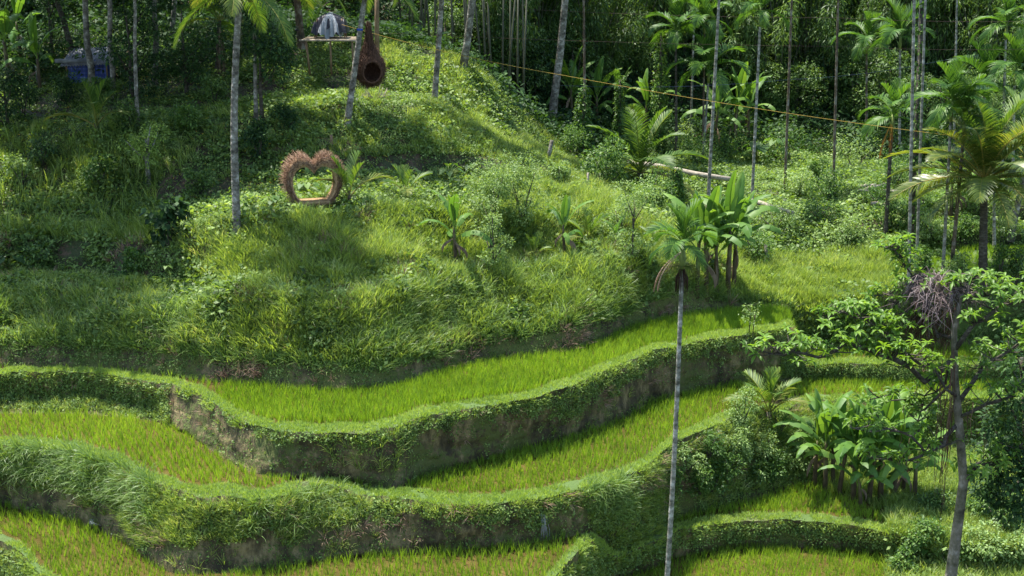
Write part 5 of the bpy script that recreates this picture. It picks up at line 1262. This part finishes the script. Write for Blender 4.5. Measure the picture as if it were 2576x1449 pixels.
for i in range(34):
    if i < 16: p0 = PP(2395 + RNG.normal(0, 8), RNG.uniform(850, 1000), -.1 + RNG.normal(0, .1)); L_ = RNG.uniform(1.5, 3.6)
    else: p0 = PP(RNG.uniform(2200, 2500), RNG.uniform(880, 1160), RNG.normal(0, .4)); L_ = RNG.uniform(.4, .9)
    tube(mb, [p0 + Vector((RNG.normal(0, .04), RNG.normal(0, .03), -L_ * q)) for q in (0, .25, .5, .75, 1)], [.008, .008, .007, .007, .004], 4, RNG.uniform(0, 1))
mb.obj('hanging_roots', M['darktwig'], ft)
mb = MB(); crown(mb, [PP(2560, 1010 + 40 * i + RNG.normal(0, 20), -.4) for i in range(8)] + [PP(2480, 1060, -.3), PP(2500, 1170, -.3), PP(2520, 1250, -.3), PP(2440, 900, .3)], [.55] * 12, 5200, .11, .5, .4, 1.0, .2)
# second darker tree at the right edge
t2 = thing('dark_leafy_tree', 'dark small-leaved tree crowding the right edge behind the pale foreground trunk', 'tree', P(2600, 1500, 31.5))
w0 = t2.location
tb = MB(); tube(tb, [P(2600, 1500, 31.5) - w0, P(2590, 1200, 31.5) - w0, P(2570, 900, 31.3) - w0], [.16, .12, .05], 8)
for q in ((2500, 1080), (2530, 1000), (2490, 1180), (2560, 900)): tube(tb, [P(2590, 1180, 31.5) - w0, P((2590 + q[0]) / 2, q[1] + 60, 31.3) - w0, P(q[0], q[1], 31) - w0], [.06, .04, .015], 6)
tb.obj('trunk', M['darkbark'], t2, True)
cl = [P(u, v, 31 + RNG.normal(0, .5)) - w0 for u, v in ((2520, 1060), (2560, 1000), (2600, 930), (2540, 1130), (2490, 1120), (2590, 1080), (2500, 1190), (2560, 1200), (2610, 1180), (2540, 1260), (2590, 1280), (2480, 1230), (2560, 900))]
mb = MB(); crown(mb, cl, [.52] * 13, 8200, .13, .55, .4, 1.0, .2); mb.obj('crown', M['dark'], t2)
# tangle of dry vines
o = thing('dry_vine_tangle', 'grey-brown dome of tangled dry vines on the broadleaf branches', 'dry vines', P(2356, 752, 30.5))
w0 = Vector(o.location); mb = MB()
for i in range(620):
    a = RNG.uniform(0, 6.28); q = RNG.uniform(0, 1) ** .5 * .62 * (1 + .25 * math.sin(a * 3 + 1))
    p0 = Vector((math.cos(a) * q, math.sin(a) * q * .8, .48 - q * q * .9 + RNG.normal(0, .05)))
    d = Vector((math.cos(a) * .8 + RNG.normal(0, .5), math.sin(a) + RNG.normal(0, .4), RNG.uniform(-.1, .3))).normalized()
    L_ = RNG.uniform(.2, .75); d = (d + Vector((RNG.normal(0, .6), RNG.normal(0, .5), RNG.normal(0, .35)))).normalized(); pts = [p0, p0 + d * L_ * .4 + Vector((RNG.normal(0, .06), 0, RNG.normal(0, .06))), p0 + d * L_ * .7 + Vector((RNG.normal(0, .1), 0, -L_ * .2)), p0 + d * L_ * .8 + Vector((RNG.normal(0, .16), 0, -L_ * (.3 + RNG.uniform(0, .8))))]
    tube(mb, pts, [.008, .008, .007, .004], 3, RNG.uniform(0, 1))
mb.obj('vine_tangle', M['greytwig'], o)
mb = MB()
for i in range(170):
    x = RNG.uniform(-.6, .5); p0 = Vector((x, RNG.normal(0, .2), RNG.uniform(-.3, .2))); L_ = RNG.uniform(.6, 1.6)
    tube(mb, [p0, p0 + Vector((RNG.normal(-.05, .08), RNG.normal(0, .05), -L_ * .5)), p0 + Vector((RNG.normal(-.1, .15), RNG.normal(0, .1), -L_))], [.008, .007, .004], 3, RNG.uniform(0, .7))
mb.obj('hanging_stems', M['darktwig'], o)

# ------------------------------------------------------------------ heart-shaped nest
def heart_pt(t, s=1.0):
    x = 16 * math.sin(t) ** 3; z = 13 * math.cos(t) - 5 * math.cos(2 * t) - 2 * math.cos(3 * t) - math.cos(4 * t)
    return x / 16, z / 16
hb = G(792, 522) + Vector((0, 0, .16))
HS = 1.0
ht = thing('heart_nest', 'heart-shaped seat woven from reddish twigs on the grassy terrace', 'woven heart seat', hb, None, rad(17))
HO = np.array([(0, 1.50), (.12, 1.62), (.32, 1.74), (.58, 1.73), (.84, 1.52), (1.0, 1.22), (1.03, .90), (.95, .56), (.78, .25), (.56, .02), (.28, -.02), (0, -.02)])
HI = np.array([(0, 1.16), (.10, 1.30), (.28, 1.43), (.48, 1.41), (.66, 1.27), (.77, 1.04), (.79, .80), (.74, .54), (.64, .32), (.48, .12), (.25, .09), (0, .09)])
def hp(t, k, y):        # k: 0 inner .. 1 outer ; flat bottom
    t = t % (2 * PI); sg = 1 if t <= PI else -1
    q = (t if t <= PI else 2 * PI - t) / PI * (len(HO) - 1); j = min(int(q), len(HO) - 2); f_ = q - j
    o_ = HO[j] * (1 - f_) + HO[j + 1] * f_; i_ = HI[j] * (1 - f_) + HI[j + 1] * f_; r_ = i_ * (1 - k) + o_ * k
    return Vector((sg * r_[0], y, r_[1]))
n = 72; mb = MB(); V = []; cross = [(0, -.34), (.8, -.36), (1, -.26), (1, .26), (.8, .36), (0, .34)]
for i in range(n):
    t = 2 * PI * i / n
    for k, y in cross: V.append(hp(t, k, y))
Q = [(i * 6 + j, i * 6 + (j + 1) % 6, ((i + 1) % n) * 6 + (j + 1) % 6, ((i + 1) % n) * 6 + j) for i in range(n) for j in range(6)]
mb.add([tuple(v) for v in V], Q); mb.obj('woven_frame', M['straw'], ht, True)
mb = MB()
lf = 1.0
for i in range(3600):
    t = RNG.uniform(0, 2 * PI); y = RNG.uniform(-.36, .36)
    p0 = hp(t, RNG.uniform(.9, 1.05), y); p1 = hp(t + .1, 1, y); c = hp(t, 0, y)
    tan = (p1 - hp(t, 1, y)).normalized(); outv = (p0 - Vector((0, p0.y, 1.05))).normalized()
    top = max(0, p0.z - .9); s_ = 1 if RNG.uniform() < .5 else -1
    if RNG.uniform() < .35 + .3 * (top > .4): d = (outv * RNG.uniform(.7, 1.3) + tan * RNG.normal(0, .45) + Vector((0, RNG.normal(0, .3), .25))).normalized(); lf = (1.4 if (p0.z > 1.1 or p0.x < 0) else 1.0) * (.35 + .65 * min(1, abs(p0.x) / .3))
    else: d = (tan * s_ + outv * RNG.uniform(0, .35) + Vector((0, RNG.normal(0, .25), 0))).normalized()
    L_ = RNG.uniform(.12, .32) * lf; lf = 1.0; pa = p0 - d * L_ * .2; pb = p0 + d * L_ * .65
    if pb.z < -.02: continue
    tube(mb, [pa, pb], [.006, .004], 3, RNG.uniform(0, 1))
for i in range(1500):                  # front and back face twigs running along the heart
    t = RNG.uniform(0, 2 * PI); k = RNG.uniform(.3, 1); y = (-.36 if RNG.uniform() < .6 else .36) + RNG.normal(0, .015)
    a = hp(t, k, y); b_ = hp(t + RNG.uniform(.08, .2), min(1.05, k + RNG.normal(0, .15)), y + RNG.normal(0, .01)); tube(mb, [a, b_], [.007, .005], 3, RNG.uniform(0, 1))
mb.obj('twig_bundle', M['twig'], ht)
mb = MB(); box(mb, (-.60, -.38, .03), (.60, .36, .13)); mb.obj('seat', M['straw'], ht)

# ------------------------------------------------------------------ hanging nest
NY = 59.0
nc = P(930, 168, NY)
nt_ = thing('hanging_nest', 'teardrop hanging nest of dark brown twigs with a round opening beside the leaning palm', 'hanging nest', nc)
op = Vector((.30, -.93, -.12)).normalized()    # opening direction
prof = [(-.78, .05), (-.72, .28), (-.55, .50), (-.3, .63), (-.02, .66), (.25, .58), (.48, .42), (.7, .26), (.95, .17), (1.25, .12), (1.55, .08), (1.75, .03)]
def shell(scale, flip):
    V = []; Q = []; sd = 40
    for z, r in prof:
        for k in range(sd):
            a = 2 * PI * k / sd; V.append((math.cos(a) * r * scale, math.sin(a) * r * scale, z * (scale if z < 0 else 1)))
    for i in range(len(prof) - 1):
        for k in range(sd):
            k2 = (k + 1) % sd; q = (i * sd + k, i * sd + k2, (i + 1) * sd + k2, (i + 1) * sd + k)
            c = sum((Vector(V[j]) for j in q), Vector()) / 4
            v = c - Vector((0, 0, -.12)); d = v - op * v.dot(op)
            if v.dot(op) > 0 and d.length < .40 and c.z < .5: continue
            Q.append(q)
    return V, Q
mb = MB(); V, Q = shell(1, 0); mb.add(V, Q); V, Q = shell(.93, 1); mb.add(V, Q); mb.obj('shell', M['darkstraw'], nt_, True)
mb = MB(); ring = []; e1 = op.cross(Vector((0, 0, 1))).normalized(); e2 = e1.cross(op)
for k in range(29): a = 2 * PI * k / 28; ring.append(Vector((0, 0, -.12)) + op * .50 + e1 * math.cos(a) * .40 + e2 * math.sin(a) * .46)
tube(mb, ring, .045, 7); mb.obj('opening_rim', M['darkstraw'], nt_, True)
mb = MB()
for i in range(3000):
    j = RNG.uniform(0, len(prof) - 1.01); jj = int(j); f_ = j - jj; z = prof[jj][0] * (1 - f_) + prof[jj + 1][0] * f_; r = prof[jj][1] * (1 - f_) + prof[jj + 1][1] * f_
    a = RNG.uniform(0, 2 * PI); p0 = Vector((math.cos(a) * r, math.sin(a) * r, z)); v = p0 - Vector((0, 0, -.12)); d0 = v - op * v.dot(op)
    if v.dot(op) > 0 and d0.length < .44 and z < .6: continue
    outv = Vector((math.cos(a), math.sin(a), 0)); tn = Vector((-math.sin(a), math.cos(a), 0))
    if z > .4: d = (Vector((0, 0, 1)) + outv * RNG.normal(.05, .15) + tn * RNG.normal(0, .2)).normalized()
    else: d = (tn * RNG.normal(0, .7) + Vector((0, 0, RNG.normal(0, .8))) + outv * RNG.uniform(0, .55)).normalized()
    L_ = RNG.uniform(.15, .42); tube(mb, [p0 - d * L_ * .4 + outv * .01, p0 + d * L_ * .6 + outv * .02], [.008, .005], 3, RNG.uniform(0, 1))
mb.obj('twig_bundle', M['darktwig'], nt_)
mb = MB(); tube(mb, [Vector((0, 0, 1.7)), P(918, 66, NY) - nc, P(912, 30, NY) - nc], [.03, .025, .02], 5); mb.obj('hanging_rope', M['brope'], nt_)
# wooden post behind the nest
b = G(950, 222); mb = MB(); tube(mb, [Vector((0, 0, -.3)), Vector((.02, 0, 3)), P(949, -60, b.y) - b], [.11, .105, .10], 10)
tag(mb.obj('wooden_post', M['brownpole'], smooth=True, loc=b), 'straight brown wooden post rising behind the hanging nest', 'post')
# blue band on the leaning palm
b, t_ = base_top(866, 312, 925, -60); q = b.lerp(t_, (312 - 72) / 372)
mb = MB(); tube(mb, [Vector((0, 0, -.04)), Vector((0, 0, .04))], [.135, .135], 12); tag(mb.obj('blue_band', M['blueband'], loc=q), 'small blue strap tied round the leaning palm trunk', 'strap')
q = P(752, 75, G(760, 128).y); mb = MB(); tube(mb, [Vector((0, 0, -.04)), Vector((0, 0, .04))], [.20, .20], 12); tag(mb.obj('dark_band', M['blacksheet'], loc=q), 'dark strap tied round the thick brown palm trunk', 'strap')

# ------------------------------------------------------------------ swing platform with covered frame
py = 63.5
pc = P(835, 97, py)
pf = thing('swing_platform', 'bamboo platform jutting from the slope under the covered frame', 'platform', pc)
mb = MB(); box(mb, (-1.25, -.7, -.05), (1.15, .8, .03)); mb.obj('deck', M['wood'], pf)
for x in (-1.1, 0, 1.0):
    mb = MB(); tube(mb, [Vector((x, -.65, -.02)), Vector((x + RNG.normal(0, .05), -.3, -1.6))], [.05, .05], 7); mb.obj('leg', M['brownpole'], pf, True)
mb = MB(); tube(mb, [Vector((-1.4, -.74, -.02)), Vector((1.25, -.74, -.03))], [.045, .045], 7); mb.obj('edge_beam', M['log'], pf, True)
cv_ = thing('covered_swing_seat', 'swing seat wrapped in a pale sheet over black plastic on the bamboo platform', 'covered seat', pc + Vector((-.05, 0, .03)))
def drape(w, h, dpt, seed, zb, wid):
    r2 = np.random.default_rng(seed); V = []; nu, nv = 26, 14
    for j in range(nv + 1):
        for i in range(nu + 1):
            a = i / nu * 2 - 1; s = j / nv; fold = .06 * math.sin(a * 13 + seed) * s + .04 * math.sin(a * 29 + seed * 2) * s
            hem = zb + .14 * math.sin(a * 4.2 + seed) + .07 * math.sin(a * 11)
            ztop = h * (1 - .22 * a * a); z = ztop * (1 - s) + hem * s
            V.append((a * w * (wid + (1 - wid) * (s ** .6)) , -dpt * (.15 + .55 * s ** .5) - fold, z))
    m_ = nu + 1; Q = [(j * m_ + i, j * m_ + i + 1, (j + 1) * m_ + i + 1, (j + 1) * m_ + i) for j in range(nv) for i in range(nu)]
    V = V + [(x, -y, z) for x, y, z in V]; k = (nu + 1) * (nv + 1); Q = Q + [tuple(q + k for q in qq) for qq in Q]
    Q += [(i, i + 1, i + 1 + k, i + k) for i in range(nu)]; Q += [(j * m_, (j + 1) * m_, (j + 1) * m_ + k, j * m_ + k) for j in range(nv)]; Q += [(j * m_ + nu, (j + 1) * m_ + nu, (j + 1) * m_ + nu + k, j * m_ + nu + k) for j in range(nv)]
    return V, Q
mb = MB(); V, Q = drape(.82, 1.12, .8, 2, .35, .75); mb.add(V, Q); mb.obj('black_sheet', M['blacksheet'], cv_, True)
mb = MB(); V, Q = drape(.50, 1.16, .98, 5, .12, .55); mb.add(V, Q); mb.obj('pale_sheet', M['whitesheet'], cv_, True)
mb = MB()
for x in (-.7, .7):
    for y in (-.3, .3): tube(mb, [Vector((x, y, 0)), Vector((x * .8, y, .9))], [.03, .03], 6)
mb.obj('seat_frame', M['brownpole'], cv_, True)

# ------------------------------------------------------------------ blue tarp shed
sb = G(232, 226)
sb = Vector((xof(232, sb.y + 1.6, sb.z), sb.y + 1.6, zground(sb.x, sb.y + 1.6) + .02))
sh = thing('tarp_shed', 'small shed of blue checked tarpaulin under a tilted grey corrugated roof', 'shed', sb)
mb = MB(); V = []; nu = 24
for j in range(2):
    for i in range(nu + 1):
        a = i / nu; V.append((-.95 + 1.85 * a, -.5 + .04 * math.sin(a * 25), (-.1 if j == 0 else .95 + .12 * math.sin(a * 3)) ))
Q = [(i, i + 1, nu + 2 + i, nu + 1 + i) for i in range(nu)]; mb.add(V, Q)
mb.add([(-.95, -.5, -.1), (-.95, .9, -.1), (-.95, .9, .95), (-.95, -.5, .95)], [(0, 1, 2, 3)]); mb.add([(.9, -.5, -.1), (.9, .9, -.1), (.9, .9, .95), (.9, -.5, .95)], [(0, 1, 2, 3)])
mb.add([(-.95, .9, -.1), (.9, .9, -.1), (.9, .9, .95), (-.95, .9, .95)], [(0, 1, 2, 3)])
mb.obj('tarpaulin_wall', M['plaid'], sh, True)
mb = MB(); V = []; nu = 90
for j, (y, z) in enumerate(((-.95, .78), (.9, 1.42), (.9, 1.45), (-.95, .81))):
    for i in range(nu + 1):
        a = i / nu; V.append((-1.15 + 2.1 * a, y, z + .03 * math.sin(a * 2 * PI * 16) + .10 * a))
m_ = nu + 1; Q = [(j * m_ + i, j * m_ + i + 1, ((j + 1) % 4) * m_ + i + 1, ((j + 1) % 4) * m_ + i) for j in range(4) for i in range(nu)]
mb.add(V, Q); mb.obj('roof', M['roof'], sh)
mb = MB(); box(mb, (-1.35, -1.02, .95), (.2, -.93, 1.13)); mb.obj('roof_board', M['roof'], sh)
for x in (-.98, .92):
    mb = MB(); tube(mb, [Vector((x, -.55, -.3)), Vector((x, -.55, .95))], [.04, .04], 6); mb.obj('post', M['brownpole'], sh, True)

# ------------------------------------------------------------------ ropes, logs, posts, small things
def rope(name, label, pts, r, mat, sag=.0, n=24, cat='rope'):
    mb = MB(); q = []
    for a, b_ in zip(pts[:-1], pts[1:]):
        for i in range(n): t = i / n; q.append(a.lerp(b_, t) - Vector((0, 0, sag * 4 * t * (1 - t))))
    q.append(pts[-1]); tube(mb, q, r, 5); return tag(mb.obj(name, M[mat], smooth=True), label, cat)
rope('zip_line', 'yellow rope stretched from the covered seat across the valley to the golden palm', [P(860, 62, 62.8), P(1420, 190, 60), P(2480, 352, 53.9), P(2640, 300, 56)], .009, 'yrope', .15)
rope('wire', 'upper thin brown wire running across the top right of the forest', [P(1300, 22, 66), P(2110, 45, 64.8), P(2640, 52, 66)], .006, 'brope', .1, cat='wire')
rope('wire', 'lower thin brown wire running behind the areca trunks', [P(945, 82, 60.5), P(2110, 117, 66), P(2640, 122, 68)], .005, 'brope', .1, cat='wire')
rope('blue_rope', 'thin dark blue rope rising towards the top right corner', [P(1410, 215, 63), P(1985, 200, 68.2), P(2404, 145, 73), P(2640, 90, 73)], .006, 'blrope', .2)
def log(label, a, b_, r, group=None, name='log', mat='log', r2=None):
    d = b_ - a; t = thing(name, label, 'log', a, group); mb = MB()
    tube(mb, [Vector(), d * .3 + Vector((0, 0, r * .3)), d * .65 + Vector((0, 0, -r * .2)), d], [r, r * .95, r * .9, r2 or r * .8], 10); mb.obj('bark', M[mat], t, True)
    mb = MB(); dn = d.normalized(); tube(mb, [-dn * .012, dn * .004], [r * .85, r * .85], 10); mb.obj('cut_face', M['wood'], t)
def GL(u, v, dz=.35): return G(u, v) + Vector((0, 0, dz))
log('long fallen palm log lying across the valley floor behind the short coconut palm', GL(1578, 432, .5), GL(1838, 474, .45), .15)
log('thin end of a fallen log lying right of the upper banana cluster', GL(1880, 528, .45), GL(1996, 558, .4), .12)
for i, (a, b_, lab) in enumerate([((2168, 484), (2202, 482), 'short cut log at the back left of the log pile'), ((2178, 492), (2225, 480), 'tilted cut log on the log pile'), ((2222, 496), (2268, 499), 'longest cut log lying right of the log pile'),
        ((2188, 528), (2238, 531), 'cut log lying apart below the pile'), ((2190, 521), (2212, 518), 'short cut log on top of the lower one'), ((2160, 495), (2190, 497), 'small cut log at the left front of the pile')]):
    log(lab, GL(*a, .3), GL(*b_, .34), .085, 'cut logs on the valley floor')
def post(label, u, v, h, r, mat, lean=(0, 0), name='stump', cat='stump'):
    b = G(u, v); mb = MB(); tube(mb, [Vector((0, 0, -.2)), Vector((lean[0] * .5, lean[1] * .5, h * .5)), Vector((lean[0], lean[1], h))], [r * 1.15, r, r * .9], 9)
    tag(mb.obj(name, M[mat], smooth=True, loc=b), label, cat)
post('cut tree stump beside the bananas at upper left', 100, 205, .75, .11, 'bark')
post('leaning broken stump at the right tip of the green ridge', 1372, 408, 1.0, .09, 'bark', (.2, 0))
post('short white post standing in grass left of the log', 1478, 478, .75, .05, 'log', name='post', cat='post')
post('small wooden stake on the slope above the heart nest', 834, 372, .55, .06, 'brownpole', name='stake', cat='stake')
post('broken grey stump right of the upper banana cluster', 1932, 668, .95, .07, 'bark', (-.15, 0))
for (u, v, lab) in ((1708, 1235, 'bamboo stake'),):
    pass
# bare white branches below the hanging nest
b = G(948, 256); t = thing('bare_shrub', 'leafless pale forked shrub on the grass under the hanging nest', 'bare shrub', b); mb = MB()
for i in range(9):
    a = RNG.uniform(-1.2, 1.2); d = Vector((math.sin(a), RNG.normal(0, .3), .55 + .2 * math.cos(a))).normalized(); L_ = RNG.uniform(.5, .85)
    m_ = d * L_ * .6; tube(mb, [Vector((0, 0, 0)), m_, m_ + Vector((d.x * .2, d.y, .3))], [.022, .017, .008], 5)
    tube(mb, [m_, m_ + Vector((d.x * .4, d.y, .06))], [.015, .006], 5)
mb.obj('branches', M['log'], t, True)
# sapling with stake on the upper bund
b = G(1884, 838); t = thing('sapling', 'small airy sapling tied to a stake on the upper bund right of the foreground trunk', 'sapling', b)
mb = MB(); tube(mb, [Vector((0, 0, -.1)), Vector((.03, 0, .6)), Vector((0, .02, 1.15))], [.02, .015, .006], 5)
for i in range(9): a = i * 2.4; z = .35 + i * .08; tube(mb, [Vector((0, 0, z)), Vector((math.cos(a) * .35, math.sin(a) * .35, z + .15))], [.009, .004], 4)
mb.obj('stem', M['darkbark'], t, True); mb = MB(); crown(mb, [Vector((math.cos(i * 2.4) * .25, math.sin(i * 2.4) * .25, .45 + i * .08)) for i in range(9)], [.2] * 9, 330, .08, .6, .2); mb.obj('foliage', M['ferny'], t)
mb = MB(); tube(mb, [Vector((0, 0, -.1)), Vector((.06, 0, .75))], [.018, .018], 5); tag(mb.obj('stake', M['rustbark'], loc=b + Vector((.12, -.1, 0))), 'thin brown stake beside the small sapling on the bund', 'stake')
# large-leaved taro plants
def taro(label, u, v, n, s, seed, mat='shrub'):
    b = G(u, v); t = thing('taro_plant', label, 'taro plant', b, 'taro plants'); r2 = np.random.default_rng(seed); mb = MB(); ms = MB()
    for i in range(n):
        a = i * 2.4 + r2.uniform(-.3, .3); hh = s * r2.uniform(.6, 1.1); rr = s * r2.uniform(.3, .9); L_ = s * r2.uniform(.45, .7)
        c = np.array([math.cos(a) * rr, math.sin(a) * rr, hh]); d = np.array([math.cos(a), math.sin(a), -.55]); d /= np.linalg.norm(d); sd = np.array([-math.sin(a), math.cos(a), 0])
        tube(ms, [Vector((0, 0, 0)), Vector(tuple(c * np.array([.5, .5, .8]))), Vector(tuple(c))], [.02, .015, .01], 4)
        V = [c - d * L_ * .35 + sd * L_ * .22, c, c - d * L_ * .35 - sd * L_ * .22, c + sd * L_ * .42 + d * L_ * .1 + np.array([0, 0, .03]), c + d * L_ * .3, c - sd * L_ * .42 + d * L_ * .1 + np.array([0, 0, .03]), c + d * L_ * .85]
        mb.add(V, [(0, 3, 4, 1), (2, 1, 4, 5)], [(3, 6, 4), (4, 6, 5)], r2.uniform(.2, 1))
    ms.obj('stalk', M['palegreen'], t); mb.obj('leaves', M[mat], t)
taro('taro plant with pale heart leaves beside the left foot of the heart nest', 690, 525, 12, .5, 1)
taro('taro plant behind the first banana plant', 1130, 455, 10, .6, 2)
taro('second taro plant just above the first banana plant', 1190, 440, 9, .6, 3)
taro('taro plant seen through the heart nest', 770, 492, 8, .6, 4)
taro('big grey-green taro at the forest edge between two areca trunks', 1950, 405, 16, 1.2, 5)
taro('big taro plant right of the first forest-edge taro', 1905, 410, 12, 1.1, 6)
taro('taro plant at the left edge above the lower grass slope', 15, 690, 9, .9, 7, 'dark')
taro('small taro plant on the shaded left shelf', 420, 688, 6, .4, 8)
taro('taro plant in front of the dark bank at the lower right', 2345, 1400, 10, .6, 9)
# clumps of grass at the bottom right and corner ground in front of the pale trunk
# water trickles on the banks
mb = MB()
for (u0, v0, v1) in ((1368, 1290, 1358), (236, 1302, 1318)):
    for i in range(16):
        a = G(u0 + RNG.normal(0, 3), v0) ; b_ = G(u0 + 4 + RNG.normal(0, 6), v1)
        tube(mb, [a + Vector((0, -.12, 0)), a.lerp(b_, .5) + Vector((RNG.normal(0, .03), -.2, 0)), b_ + Vector((0, -.12, 0))], [.003, .005, .003], 4)
m_, nt, N, L = newmat('white_water'); out = N.new('ShaderNodeOutputMaterial'); bs = N.new('ShaderNodeBsdfPrincipled'); bs.inputs['Base Color'].default_value = (.28, .28, .3, 1); bs.inputs['Roughness'].default_value = .15; L.new(bs.outputs[0], out.inputs[0])
tag(mb.obj('water_trickle', m_, smooth=True), kind='structure')
